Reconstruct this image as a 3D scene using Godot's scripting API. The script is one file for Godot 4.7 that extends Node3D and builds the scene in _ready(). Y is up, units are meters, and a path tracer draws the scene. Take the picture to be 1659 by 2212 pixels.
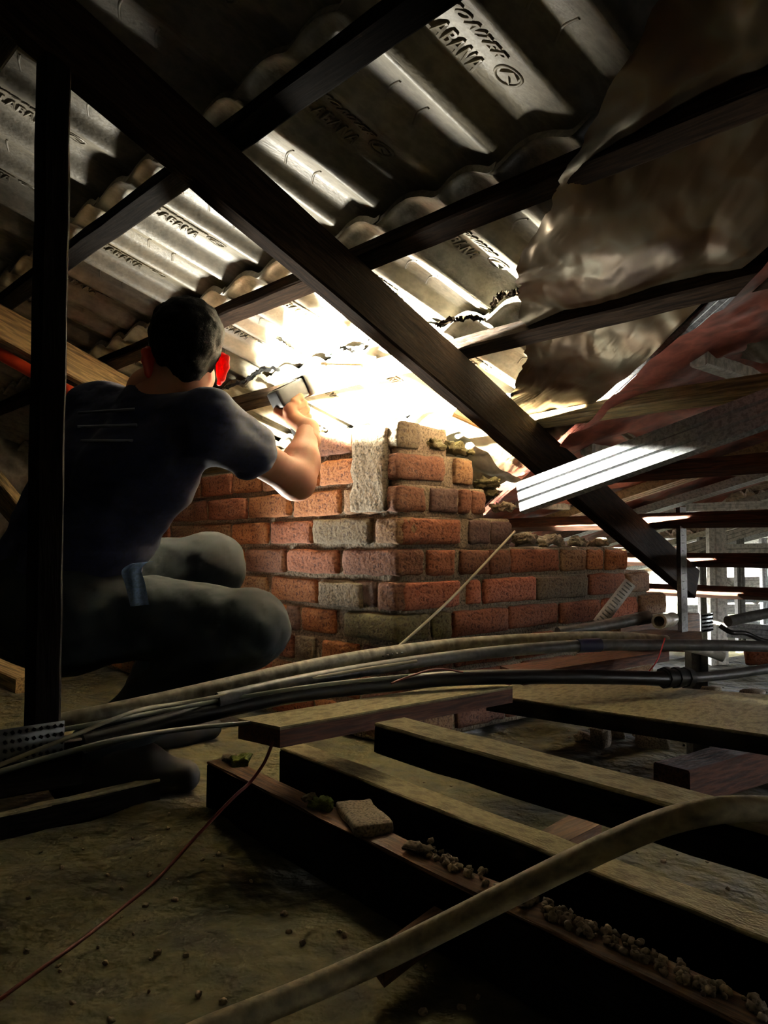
extends Node3D
# Roof void under concrete tiles: a worker with a torch beside a broken brick wall.
# World axes follow the building: +X down the main roof slope, +Z along the battens, y up, floor at y = 0.

const FPX := 1690.0                                   # focal length in pixels of the 1659x2212 frame
const CAM := Vector3(0, 0.55, 0)
const THETA := 0.3752                                 # main roof pitch (21.5 degrees)
const RH := 1.52                                      # distance of the tile plane from the origin
const WING_N := Vector3(0, 1.0, -0.256)               # the second roof slope, beyond the valley
const WING_H := 1.156

var cam_basis := Basis(Vector3.UP, deg_to_rad(-42.4)) * Basis(Vector3.RIGHT, deg_to_rad(2.5))
var M := {}
var noise := FastNoiseLite.new()
var rng := RandomNumberGenerator.new()
var roof := Transform3D()                             # x down the slope, y out through the tiles, z along the battens
var used := {}

# ---------------------------------------------------------------- placing
func ray(px: float, py: float) -> Vector3:
	return cam_basis * Vector3((px - 829.5) / FPX, (1106.0 - py) / FPX, -1.0)
func at(px: float, py: float, d: float) -> Vector3:
	return CAM + ray(px, py) * d
func on_plane(px: float, py: float, n: Vector3, h: float) -> Vector3:
	var r := ray(px, py)
	return CAM + r * ((h - n.dot(CAM)) / n.dot(r))
func on_y(px: float, py: float, y: float) -> Vector3:
	return on_plane(px, py, Vector3.UP, y)
func on_roof(px: float, py: float, t := 0.0) -> Vector3:
	return on_plane(px, py, roof.basis.y, RH + t)
func on_wing(px: float, py: float, t := 0.0) -> Vector3:
	return on_plane(px, py, WING_N, WING_H + t)
func seen(p: Vector3, margin := 60.0) -> bool:
	var q := cam_basis.inverse() * (p - CAM)
	if q.z > -0.05: return false
	var x := 829.5 + FPX * q.x / -q.z
	var y := 1106.0 - FPX * q.y / -q.z
	return x > -margin and x < 1659 + margin and y > -margin and y < 2212 + margin

# ---------------------------------------------------------------- nodes
func obj(called: String, mesh: Mesh, m: Material, parent: Node = self) -> MeshInstance3D:
	var o := MeshInstance3D.new()
	o.mesh = mesh; o.material_override = m; o.name = numbered(called, parent)
	parent.add_child(o, true)
	return o
func numbered(called: String, parent: Node) -> String:
	if parent != self: 
		var key := str(parent.get_instance_id()) + called
		var c: int = used.get(key, 0); used[key] = c + 1
		return called if c == 0 else "%s_%03d" % [called, c]
	var n: int = used.get(called, 0); used[called] = n + 1
	return called if n == 0 else "%s_%03d" % [called, n]
func thing(called: String, label: String, category: String, where := Vector3.ZERO, group := "") -> Node3D:
	var o := Node3D.new()
	o.name = numbered(called, self); add_child(o, true); o.position = where
	return tag(o, label, category, group)
func tag(o: Node3D, label: String, category: String, group := "") -> Node3D:
	o.set_meta("label", label); o.set_meta("category", category)
	if group: o.set_meta("group", group)
	return o
func struct(called: String, mesh: Mesh, m: Material, label := "", category := "") -> MeshInstance3D:
	var o := obj(called, mesh, m); o.set_meta("kind", "structure")
	if label: o.set_meta("label", label); o.set_meta("category", category)
	return o
func along(a: Vector3, b: Vector3, up := Vector3.UP) -> Transform3D:
	var x := (b - a).normalized()
	var z := x.cross(up).normalized()
	return Transform3D(Basis(x, z.cross(x), z), a)

# ---------------------------------------------------------------- meshes
func quad(st: SurfaceTool, a: Vector3, b: Vector3, c: Vector3, d: Vector3) -> void:   # counterclockwise from outside
	for v in [a, c, b, a, d, c]: st.add_vertex(v)
func new_st(smooth := -1) -> SurfaceTool:
	var st := SurfaceTool.new(); st.begin(Mesh.PRIMITIVE_TRIANGLES)
	st.set_smooth_group(0xFFFFFFFF if smooth == -1 else 0)
	return st
func done(st: SurfaceTool, smooth := false) -> ArrayMesh:
	if smooth: st.index()
	st.generate_normals()
	return st.commit()

# a length of sawn timber: x from 0 to L, h high (y), w wide (z), rounded arrises, slight waver
func beam(L: float, h: float, w: float, sd := 0, warp := 0.0015, bev := 0.004, chip := 0.0) -> ArrayMesh:
	var st := new_st()
	var prof: Array[Vector2] = []
	for c in [[1, 1], [-1, 1], [-1, -1], [1, -1]]:
		var sy: float = c[0]; var sz: float = c[1]
		var p1 := Vector2(sy * h / 2, sz * (w / 2 - bev)); var p2 := Vector2(sy * (h / 2 - bev), sz * w / 2)
		if sy * sz > 0: prof.append(p1); prof.append(p2)
		else: prof.append(p2); prof.append(p1)
	var n := clampi(int(L / 0.06), 2, 40)
	var rings := []
	for i in n + 1:
		var x := L * i / n
		var ring: Array[Vector3] = []
		for k in prof.size():
			var p := prof[k]
			var o := sd * 7.31
			var q := Vector3(x, p.x, p.y)
			q.y += noise.get_noise_2d(x * 55 + o, 10) * warp * 1.6 + noise.get_noise_3d(x * 160 + o, k * 60, 0) * warp
			q.z += noise.get_noise_2d(x * 55 + o, 90) * warp * 1.6 + noise.get_noise_3d(x * 160 + o, k * 60, 200) * warp
			if chip > 0.0:
				var e := maxf(0.0, noise.get_noise_3d(x * 240 + o, k * 90, 400) - 0.15)
				q.y -= signf(p.x) * e * chip; q.z -= signf(p.y) * e * chip
			if i == 0 or i == n: q.x += noise.get_noise_2d(k * 70 + o, i * 30.0) * warp * 1.5
			ring.append(q)
		rings.append(ring)
	for i in n:
		for k in 8:
			var j := (k + 1) % 8
			quad(st, rings[i][k], rings[i][j], rings[i + 1][j], rings[i + 1][k])
	for k in range(1, 7):
		st.add_vertex(rings[0][0]); st.add_vertex(rings[0][k]); st.add_vertex(rings[0][k + 1])
		st.add_vertex(rings[n][0]); st.add_vertex(rings[n][k + 1]); st.add_vertex(rings[n][k])
	return done(st)

# extrude a closed outline of (y, z) points, counterclockwise seen against x, from x = 0 to L
func extrude(pts: PackedVector2Array, L: float, n := 1, wob := 0.0, sd := 0) -> ArrayMesh:
	var st := new_st()
	if not Geometry2D.is_polygon_clockwise(pts): pts.reverse()
	var c := pts.size()
	var f := func(i: int, k: int) -> Vector3:
		var x := L * i / n
		return Vector3(x, pts[k].x + noise.get_noise_2d(x * 60 + sd * 9, 5) * wob, pts[k].y + noise.get_noise_2d(x * 60 + sd * 9, 77) * wob)
	for i in n:
		for k in c:
			var j := (k + 1) % c
			quad(st, f.call(i, j), f.call(i, k), f.call(i + 1, k), f.call(i + 1, j))
	var tri := Geometry2D.triangulate_polygon(pts)
	for t in range(0, tri.size(), 3):
		for e in [0, n]:
			var a: Vector3 = f.call(e, tri[t]); var b: Vector3 = f.call(e, tri[t + 1]); var d: Vector3 = f.call(e, tri[t + 2])
			if ((b - a).cross(d - a).x > 0) == (e == 0): st.add_vertex(a); st.add_vertex(b); st.add_vertex(d)
			else: st.add_vertex(a); st.add_vertex(d); st.add_vertex(b)
	return done(st)

# a strip of thin metal: open outline of (y, z) points given a thickness
func strip_outline(pts: Array, t: float) -> PackedVector2Array:
	var out := PackedVector2Array()
	var back := PackedVector2Array()
	for i in pts.size():
		var p: Vector2 = pts[i]
		var a: Vector2 = (p - pts[i - 1]).normalized() if i > 0 else (pts[1] - p).normalized()
		var b: Vector2 = (pts[i + 1] - p).normalized() if i < pts.size() - 1 else a
		var nrm := (a.orthogonal() + b.orthogonal()).normalized()
		var k := t / maxf(0.4, nrm.dot(a.orthogonal()))
		out.append(p); back.append(p + nrm * k)
	back.reverse(); out.append_array(back)
	return out

func spline(pts: Array, per := 8) -> PackedVector3Array:
	var out := PackedVector3Array()
	for i in pts.size() - 1:
		var p0: Vector3 = pts[maxi(i - 1, 0)]; var p1: Vector3 = pts[i]; var p2: Vector3 = pts[i + 1]; var p3: Vector3 = pts[mini(i + 2, pts.size() - 1)]
		for k in per: out.append(p1.cubic_interpolate(p2, p0, p3, float(k) / per))
	out.append(pts[-1])
	return out

# a round tube (or hollow pipe) along points
func tube(pts: Array, r: float, sides := 12, per := 8, hollow := 0.0, taper := 1.0) -> ArrayMesh:
	var path := spline(pts, per) if pts.size() > 2 else PackedVector3Array(pts)
	var st := SurfaceTool.new(); st.begin(Mesh.PRIMITIVE_TRIANGLES)
	var t0 := (path[1] - path[0]).normalized()
	var u := t0.cross(Vector3.UP if absf(t0.y) < 0.9 else Vector3.RIGHT).normalized()
	var n := path.size()
	var shells := [[r, 1.0]]
	if hollow > 0.0: shells.append([hollow, -1.0])
	var us: Array[Vector3] = []; var ts: Array[Vector3] = []
	for i in n:
		var t := (path[mini(i + 1, n - 1)] - path[maxi(i - 1, 0)]).normalized()
		u = (u - t * u.dot(t)).normalized()
		us.append(u); ts.append(t)
	for s in shells:
		for i in n - 1:
			for k in sides:
				var c := []
				for q in [[i, k], [i, k + 1], [i + 1, k + 1], [i + 1, k]]:
					var a: float = TAU * q[1] / sides
					var d: Vector3 = us[q[0]] * cos(a) + ts[q[0]].cross(us[q[0]]) * sin(a)
					var rr: float = s[0] * lerpf(1.0, taper, float(q[0]) / (n - 1))
					c.append([path[q[0]] + d * rr, d * s[1]])
				var order := [0, 2, 1, 0, 3, 2]
				if s[1] < 0: order = [0, 1, 2, 0, 2, 3]
				for o in order: st.set_normal(c[o][1]); st.add_vertex(c[o][0])
	for e in [0, n - 1]:
		var out := -ts[0] if e == 0 else ts[n - 1]
		var rr := r * (1.0 if e == 0 else taper)
		for k in sides:
			var a := TAU * k / sides; var b := TAU * (k + 1) / sides
			var da: Vector3 = us[e] * cos(a) + ts[e].cross(us[e]) * sin(a)
			var db: Vector3 = us[e] * cos(b) + ts[e].cross(us[e]) * sin(b)
			if e == n - 1: var sw := da; da = db; db = sw
			st.set_normal(out)
			if hollow > 0.0:
				for v in [path[e] + da * rr, path[e] + db * rr, path[e] + db * hollow, path[e] + da * rr, path[e] + db * hollow, path[e] + da * hollow]: st.set_normal(out); st.add_vertex(v)
			else:
				for v in [path[e], path[e] + da * rr, path[e] + db * rr]: st.set_normal(out); st.add_vertex(v)
	return st.commit()

# a block with rounded, uneven faces (bricks, stones, blocks), centred
func rough_box(size: Vector3, r: float, n: int, amp: float, sd: int, freq := 30.0, flat := false) -> ArrayMesh:
	var st := new_st(0 if not flat else -1)
	var hs := size / 2
	var f := func(p: Vector3) -> Vector3:
		p = p * hs
		var q := p.clamp(-(hs - Vector3.ONE * r), hs - Vector3.ONE * r)
		var d := p - q
		d = d.normalized() if d.length() > 1e-6 else Vector3.ZERO
		var o := Vector3(sd * 13.7, sd * 5.1, sd * 9.3)
		var v := q + d * r
		var w := noise.get_noise_3dv(v * freq * 10 + o) * amp + noise.get_noise_3dv(v * freq * 28 + o) * amp * 0.5
		return v + (p / hs).normalized() * w
	for ax in 3:
		for sg in [-1.0, 1.0]:
			for i in n:
				for j in n:
					var c := []
					for q in [[i, j], [i + 1, j], [i + 1, j + 1], [i, j + 1]]:
						var p := Vector3.ZERO
						p[ax] = sg
						p[(ax + 1) % 3] = sin((2.0 * q[0] / n - 1.0) * PI / 2)
						p[(ax + 2) % 3] = sin((2.0 * q[1] / n - 1.0) * PI / 2)
						c.append(f.call(p))
					if sg > 0: quad(st, c[0], c[1], c[2], c[3])
					else: quad(st, c[3], c[2], c[1], c[0])
	return done(st, not flat)

# a prism: outline in the xz plane, from y0 to y1
func slab(pts: PackedVector2Array, y0: float, y1: float) -> ArrayMesh:
	var m := extrude(PackedVector2Array(Array(pts).map(func(p): return Vector2(p.x, p.y))), y1 - y0)
	var st := SurfaceTool.new(); st.begin(Mesh.PRIMITIVE_TRIANGLES)
	# extrude runs along x with (y, z) outline: turn (x, y, z) -> (y, x, z)
	st.append_from(m, 0, Transform3D(Basis(Vector3(0, 1, 0), Vector3(-1, 0, 0), Vector3(0, 0, 1)).scaled(Vector3(-1, 1, 1)), Vector3(0, y0, 0)))
	var arr := st.commit_to_arrays()
	var idx: PackedInt32Array = PackedInt32Array(range(arr[Mesh.ARRAY_VERTEX].size())) if arr[Mesh.ARRAY_INDEX] == null else arr[Mesh.ARRAY_INDEX]
	var out := SurfaceTool.new(); out.begin(Mesh.PRIMITIVE_TRIANGLES); out.set_smooth_group(0xFFFFFFFF)
	for i in range(0, idx.size(), 3):
		for k in [0, 2, 1]: out.add_vertex(arr[Mesh.ARRAY_VERTEX][idx[i + k]])
	out.generate_normals()
	return out.commit()

# a thin sheet over a grid of points, with a small real thickness
func sheet(f: Callable, nu: int, nv: int, thick := 0.0) -> ArrayMesh:
	var st := new_st(0)
	var P := []
	for i in nu + 1:
		var row := PackedVector3Array()
		for j in nv + 1: row.append(f.call(float(i) / nu, float(j) / nv))
		P.append(row)
	for i in nu:
		for j in nv:
			quad(st, P[i][j], P[i + 1][j], P[i + 1][j + 1], P[i][j + 1])
	var m := done(st, true)
	if thick <= 0.0: return m
	return m

# ---------------------------------------------------------------- bodies: smooth union of tapered capsules, meshed as surface nets
func nets(bones: Array, cell: float, k := 0.03, bump = null) -> ArrayMesh:
	var lo := Vector3.ONE * 1e9; var hi := -lo
	for b in bones:
		var r: float = maxf(b[2], b[3]) + 0.03
		for e in 2:
			lo = lo.min(b[e] - Vector3.ONE * r); hi = hi.max(b[e] + Vector3.ONE * r)
	lo -= Vector3.ONE * cell * 2
	var nx := int((hi.x - lo.x) / cell) + 3; var ny := int((hi.y - lo.y) / cell) + 3; var nz := int((hi.z - lo.z) / cell) + 3
	var g := PackedFloat32Array(); g.resize(nx * ny * nz); g.fill(1.0)
	for b in bones:
		var a: Vector3 = b[0]; var ab: Vector3 = b[1] - a
		var ra: float = b[2]; var rb: float = b[3]
		var kk: float = b[4] if b.size() > 4 else k
		var l2 := maxf(ab.length_squared(), 1e-9)
		var r := Vector3.ONE * (maxf(ra, rb) + kk + cell * 2.5)
		var i0 := ((a.min(b[1]) - r - lo) / cell).floor().max(Vector3.ZERO)
		var i1 := ((a.max(b[1]) + r - lo) / cell).ceil().min(Vector3(nx - 1, ny - 1, nz - 1))
		for x in range(int(i0.x), int(i1.x) + 1):
			for y in range(int(i0.y), int(i1.y) + 1):
				var at0 := (x * ny + y) * nz
				for z in range(int(i0.z), int(i1.z) + 1):
					var p := lo + Vector3(x, y, z) * cell - a
					var t := clampf(p.dot(ab) / l2, 0.0, 1.0)
					var d := (p - ab * t).length() - lerpf(ra, rb, t)
					var o := g[at0 + z]
					var h := maxf(kk - absf(o - d), 0.0)
					g[at0 + z] = minf(o, d) - h * h / (4.0 * kk)
	if bump != null:
		for x in nx:
			for y in ny:
				for z in nz:
					var i := (x * ny + y) * nz + z
					if absf(g[i]) < 0.05: g[i] = bump.call(lo + Vector3(x, y, z) * cell, g[i])
	var index := {}
	var verts := PackedVector3Array(); var norms := PackedVector3Array()
	var edges := [[0, 1], [0, 2], [0, 4], [1, 3], [1, 5], [2, 3], [2, 6], [3, 7], [4, 5], [4, 6], [5, 7], [6, 7]]
	var step := [ny * nz, nz, 1]
	for x in nx - 1:
		for y in ny - 1:
			var base := (x * ny + y) * nz
			for z in nz - 1:
				var b := base + z
				var s0 := g[b] < 0.0
				if s0 == (g[b + 1] < 0.0) and s0 == (g[b + nz] < 0.0) and s0 == (g[b + nz + 1] < 0.0) and s0 == (g[b + ny * nz] < 0.0) and s0 == (g[b + ny * nz + 1] < 0.0) and s0 == (g[b + ny * nz + nz] < 0.0) and s0 == (g[b + ny * nz + nz + 1] < 0.0): continue
				var v := PackedFloat32Array([g[b], g[b + ny * nz], g[b + nz], g[b + ny * nz + nz], g[b + 1], g[b + ny * nz + 1], g[b + nz + 1], g[b + ny * nz + nz + 1]])
				var sum := Vector3.ZERO; var c := 0
				for e in edges:
					var a: int = e[0]; var d: int = e[1]
					if (v[a] < 0.0) != (v[d] < 0.0):
						var t := v[a] / (v[a] - v[d])
						sum += Vector3(a & 1, (a >> 1) & 1, a >> 2).lerp(Vector3(d & 1, (d >> 1) & 1, d >> 2), t); c += 1
				index[b] = verts.size()
				verts.append(lo + (Vector3(x, y, z) + sum / c) * cell)
				norms.append(Vector3(v[1] + v[3] + v[5] + v[7] - v[0] - v[2] - v[4] - v[6], v[2] + v[3] + v[6] + v[7] - v[0] - v[1] - v[4] - v[5], v[4] + v[5] + v[6] + v[7] - v[0] - v[1] - v[2] - v[3]).normalized())
	var tri := PackedInt32Array()
	for b in index:
		for ax in 3:
			var i0: int = b
			var inside := g[i0] < 0.0
			if inside == (g[i0 + step[ax]] < 0.0): continue
			var p: int = step[(ax + 1) % 3]; var q: int = step[(ax + 2) % 3]
			if not (index.has(b - p) and index.has(b - q) and index.has(b - p - q)): continue
			var c := [index[b], index[b - p], index[b - p - q], index[b - q]]
			if inside: tri.append_array([c[0], c[2], c[1], c[0], c[3], c[2]])
			else: tri.append_array([c[0], c[1], c[2], c[0], c[2], c[3]])
	var arr := []; arr.resize(Mesh.ARRAY_MAX)
	arr[Mesh.ARRAY_VERTEX] = verts; arr[Mesh.ARRAY_NORMAL] = norms; arr[Mesh.ARRAY_INDEX] = tri
	var m := ArrayMesh.new(); m.add_surface_from_arrays(Mesh.PRIMITIVE_TRIANGLES, arr)
	return m

# ---------------------------------------------------------------- materials
func noise_tex(freq: float, ramp: Array, sd: int, type := FastNoiseLite.TYPE_SIMPLEX_SMOOTH, oct := 5, size := 512) -> NoiseTexture2D:
	var n := FastNoiseLite.new(); n.noise_type = type; n.frequency = freq; n.seed = sd; n.fractal_octaves = oct
	var t := NoiseTexture2D.new(); t.width = size; t.height = size; t.seamless = true; t.noise = n
	var g := Gradient.new()
	g.offsets = PackedFloat32Array(ramp.map(func(r): return r[0])); g.colors = PackedColorArray(ramp.map(func(r): return r[1]))
	t.color_ramp = g
	return t
func normal_tex(freq: float, sd: int, bump: float, oct := 5, type := FastNoiseLite.TYPE_SIMPLEX_SMOOTH) -> NoiseTexture2D:
	var n := FastNoiseLite.new(); n.noise_type = type; n.frequency = freq; n.seed = sd; n.fractal_octaves = oct
	var t := NoiseTexture2D.new(); t.width = 512; t.height = 512; t.seamless = true; t.noise = n; t.as_normal_map = true; t.bump_strength = bump
	return t
func mat(color: Color, rough: float, tex: Texture2D = null, scale := Vector3.ONE, nrm: Texture2D = null, nstr := 1.0, metal := 0.0, spec := 0.5) -> StandardMaterial3D:
	var m := StandardMaterial3D.new()
	m.albedo_color = color; m.roughness = rough; m.metallic = metal; m.metallic_specular = spec
	m.uv1_triplanar = true; m.uv1_scale = scale
	if tex: m.albedo_texture = tex
	if nrm: m.normal_enabled = true; m.normal_texture = nrm; m.normal_scale = nstr
	return m
func plain(color: Color, rough: float, metal := 0.0) -> StandardMaterial3D:
	var m := StandardMaterial3D.new(); m.albedo_color = color; m.roughness = rough; m.metallic = metal
	return m
func G(v: float) -> Color: return Color(v, v, v)

func make_materials() -> void:
	var grain := noise_tex(0.012, [[0.0, G(0.42)], [0.38, G(0.72)], [0.5, G(0.95)], [0.62, G(0.78)], [1.0, G(0.5)]], 3)
	var mottle := noise_tex(0.012, [[0.0, G(0.45)], [0.4, G(0.8)], [0.6, G(1.0)], [1.0, G(0.65)]], 5, FastNoiseLite.TYPE_SIMPLEX_SMOOTH, 6)
	var soft := noise_tex(0.016, [[0.0, G(0.68)], [0.4, G(0.86)], [0.6, G(1.0)], [1.0, G(0.8)]], 6, FastNoiseLite.TYPE_SIMPLEX_SMOOTH, 7)
	var speck := noise_tex(0.05, [[0.0, G(0.3)], [0.35, G(0.75)], [0.6, G(1.0)], [1.0, G(0.8)]], 8, FastNoiseLite.TYPE_SIMPLEX_SMOOTH, 5)
	var dirt := noise_tex(0.008, [[0.0, Color(0.25, 0.22, 0.16)], [0.35, Color(0.45, 0.42, 0.33)], [0.55, Color(0.62, 0.58, 0.46)], [1.0, Color(0.38, 0.37, 0.27)]], 11, FastNoiseLite.TYPE_SIMPLEX_SMOOTH, 7)
	var brickt := noise_tex(0.02, [[0.0, Color(0.35, 0.28, 0.25)], [0.35, Color(0.8, 0.72, 0.68)], [0.5, Color(1, 1, 1)], [0.75, Color(0.9, 0.82, 0.74)], [1.0, Color(0.6, 0.56, 0.5)]], 21, FastNoiseLite.TYPE_SIMPLEX_SMOOTH, 6)
	var foilc := noise_tex(0.006, [[0.0, Color(0.42, 0.3, 0.24)], [0.4, Color(0.62, 0.55, 0.46)], [0.55, Color(0.74, 0.74, 0.7)], [1.0, Color(0.6, 0.52, 0.42)]], 31, FastNoiseLite.TYPE_SIMPLEX_SMOOTH, 3)  # brown patches put reflections of the timber into the foil colour
	var fine := normal_tex(0.06, 41, 3.0)
	var coarse := normal_tex(0.02, 42, 6.0)
	var fibre := normal_tex(0.03, 43, 3.0)
	M.tile = mat(Color(0.50, 0.46, 0.40), 0.5, soft, Vector3(2, 5, 5), fine, 0.35, 0.0, 0.6)
	M.deck = mat(Color(0.2, 0.19, 0.17), 0.9, mottle)
	M.timber_dark = mat(Color(0.095, 0.075, 0.058), 0.9, grain, Vector3(0.7, 11, 11), fibre, 0.5, 0.0, 0.2)
	M.timber_mid = mat(Color(0.19, 0.135, 0.092), 0.9, grain, Vector3(0.7, 11, 11), fibre, 0.5, 0.0, 0.2)
	M.timber_brown = mat(Color(0.50, 0.36, 0.24), 0.8, grain, Vector3(0.7, 9, 9), fibre, 0.6)
	M.timber_red = mat(Color(0.42, 0.25, 0.17), 0.8, grain, Vector3(0.7, 9, 9), fibre, 0.5)
	M.timber_pale = mat(Color(0.66, 0.56, 0.38), 0.85, grain, Vector3(0.6, 8, 8), fibre, 0.6)
	M.timber_lit_pale = mat(Color(0.72, 0.67, 0.50), 0.95, soft, Vector3(3, 6, 6), fine, 0.8)  # pale wood, mostly for tops: light from above put into the colour
	M.plaster = mat(Color(0.72, 0.69, 0.62), 0.95, mottle, Vector3(0.8, 0.8, 0.8), coarse, 0.6)
	M.floor = mat(Color(0.54, 0.54, 0.43), 0.95, dirt, Vector3(1.6, 1.6, 1.6), coarse, 1.0)
	M.mortar = mat(Color(0.55, 0.50, 0.42), 0.95, speck, Vector3(4, 4, 4), coarse, 1.2)
	var tones := {"red": Color(0.56, 0.36, 0.26), "orange": Color(0.64, 0.44, 0.28), "brown": Color(0.46, 0.32, 0.25), "purple": Color(0.34, 0.27, 0.26), "tan": Color(0.52, 0.42, 0.31), "grey": Color(0.40, 0.37, 0.30), "pink": Color(0.68, 0.43, 0.33), "moss": Color(0.40, 0.39, 0.27)}
	for k in tones: M["brick_" + k] = mat(tones[k], 0.95, brickt, Vector3(5, 7, 5), coarse, 1.0)
	M.moss = mat(Color(0.33, 0.31, 0.19), 1.0, speck, Vector3(12, 12, 12), coarse, 1.5)
	M.moss_green = mat(Color(0.40, 0.43, 0.16), 1.0, speck, Vector3(12, 12, 12), coarse, 1.5)
	M.rubble = mat(Color(0.60, 0.54, 0.45), 0.95, speck, Vector3(6, 6, 6), coarse, 1.2)
	M.foil = mat(Color(0.60, 0.55, 0.49), 0.28, foilc, Vector3(1.5, 1.5, 1.5), null, 1.0, 0.75)
	M.foil_grey = mat(Color(0.82, 0.83, 0.80), 0.4, mottle, Vector3(2, 2, 2), null, 1.0, 0.5)
	M.foil_red = mat(Color(0.66, 0.36, 0.30), 0.5, mottle, Vector3(2, 2, 2), null, 1.0, 0.1)
	M.scrap = mat(Color(0.26, 0.27, 0.25), 0.7, mottle, Vector3(9, 9, 9))
	M.galv = mat(Color(0.72, 0.74, 0.76), 0.42, soft, Vector3(8, 8, 8), fine, 0.2, 0.65)
	M.galv_dull = mat(Color(0.45, 0.45, 0.44), 0.6, soft, Vector3(6, 6, 6), fine, 0.2, 0.4)
	M.galv_warm = mat(Color(0.66, 0.58, 0.46), 0.5, soft, Vector3(6, 6, 6), fine, 0.2, 0.4)
	M.white_steel = mat(Color(0.80, 0.79, 0.75), 0.5, soft, Vector3(5, 5, 5), null, 1.0, 0.15)
	M.pvc = mat(Color(0.74, 0.71, 0.62), 0.5, mottle, Vector3(4, 4, 4))
	M.pvc_grey = mat(Color(0.34, 0.34, 0.33), 0.45, mottle, Vector3(4, 4, 4))
	M.pvc_blue = plain(Color(0.10, 0.12, 0.24), 0.4)
	M.pvc_orange = plain(Color(0.75, 0.25, 0.13), 0.45)
	M.hdpe = plain(Color(0.045, 0.05, 0.05), 0.32)
	M.cable_pale = plain(Color(0.60, 0.58, 0.48), 0.5)
	M.cable_green = plain(Color(0.30, 0.32, 0.26), 0.5)
	M.cable_red = plain(Color(0.36, 0.12, 0.09), 0.55)
	M.tie_red = plain(Color(0.75, 0.16, 0.15), 0.5)
	M.print = plain(Color(0.05, 0.05, 0.05), 0.6)
	M.hose = mat(Color(0.66, 0.60, 0.44), 0.6, mottle, Vector3(5, 5, 5), fine, 0.3)
	M.shirt = mat(Color(0.05, 0.09, 0.24), 0.85, mottle, Vector3(10, 10, 10)); M.shirt.rim_enabled = true; M.shirt.rim = 0.3
	M.shirt_print = plain(Color(0.42, 0.44, 0.48), 0.9)
	M.shirt_edge = plain(Color(0.30, 0.38, 0.62), 0.8)
	M.jeans = mat(Color(0.06, 0.11, 0.125), 0.9, speck, Vector3(14, 14, 14))
	M.rag = mat(Color(0.62, 0.76, 0.95), 0.9, soft, Vector3(10, 10, 10))
	M.skin = plain(Color(0.72, 0.50, 0.38), 0.55); M.skin.subsurf_scatter_enabled = true; M.skin.subsurf_scatter_strength = 0.15
	M.ear = plain(Color(0.80, 0.40, 0.32), 0.55); M.ear.backlight_enabled = true; M.ear.backlight = Color(0.9, 0.08, 0.04)
	M.hair = mat(Color(0.015, 0.015, 0.017), 0.85, null, Vector3(6, 6, 6), normal_tex(0.08, 51, 4.0), 0.6, 0.0, 0.2)
	M.shoe = plain(Color(0.06, 0.055, 0.05), 0.7)
	M.torch = plain(Color(0.03, 0.03, 0.03), 0.6)
	M.torch_grey = plain(Color(0.35, 0.35, 0.34), 0.4)
	M.lens = plain(Color(0.95, 0.95, 0.95), 0.2); M.lens.emission_enabled = true; M.lens.emission = Color(1, 0.97, 0.88); M.lens.emission_energy_multiplier = 6.0
	M.led_blue = plain(Color(0.1, 0.1, 0.8), 0.3); M.led_blue.emission_enabled = true; M.led_blue.emission = Color(0.1, 0.06, 1.0); M.led_blue.emission_energy_multiplier = 1.5
	M.terracotta = mat(Color(0.72, 0.62, 0.54), 0.9, mottle, Vector3(5, 5, 5), coarse, 0.6)
	M.plate = mat(Color(0.50, 0.51, 0.51), 0.5, null, Vector3.ONE, null, 1.0, 0.6)

# ================================================================ the scene
func _ready() -> void:
	noise.noise_type = FastNoiseLite.TYPE_SIMPLEX_SMOOTH; noise.frequency = 0.1; noise.fractal_octaves = 3; noise.seed = 7
	rng.seed = 20240611
	# camera
	var cam := Camera3D.new(); cam.name = "camera"; add_child(cam)
	cam.transform = Transform3D(cam_basis, CAM); cam.fov = 66.38; cam.near = 0.02; cam.current = true
	# sky (daylight that enters through the eaves and the added gable and hatch openings) and exposure
	var env := Environment.new()
	var sm := ProceduralSkyMaterial.new()
	sm.sky_top_color = Color(0.84, 0.88, 0.92); sm.sky_horizon_color = Color(0.97, 0.97, 0.97)
	sm.ground_bottom_color = Color(0.45, 0.43, 0.40); sm.ground_horizon_color = Color(0.75, 0.74, 0.72)
	var sky := Sky.new(); sky.sky_material = sm
	env.background_mode = Environment.BG_SKY; env.sky = sky; env.background_energy_multiplier = SKY_ENERGY
	env.tonemap_mode = Environment.TONE_MAPPER_LINEAR; env.tonemap_exposure = EXPOSURE
	env.sdfgi_enabled = true; env.ssao_enabled = true; env.ssil_enabled = true
	var we := WorldEnvironment.new(); we.name = "sky"; we.environment = env; add_child(we)
	var nn := Vector3(sin(THETA), cos(THETA), 0)
	roof = Transform3D(Basis(Vector3(cos(THETA), -sin(THETA), 0), nn, Vector3(0, 0, 1)), Vector3(0, RH / cos(THETA), 0))
	make_materials()
	shell()
	tiles()
	brick_walls()
	roof_timbers()
	underlay()
	far_steel()
	lower_timbers()
	pipes()
	person()
	torch()
	added_lamp()
	small_things()

const SKY_ENERGY := 45.0
const EXPOSURE := 2.0
const LAMP_ENERGY := 2.8
const LAMP_AIM := Vector3(-0.35, 1.05, 1.40)
const TORCH_ENERGY := 220.0

func roof_at(x: float, t: float, z: float) -> Vector3:      # x in world metres
	return roof * Vector3(x / cos(THETA), t, z)

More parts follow.
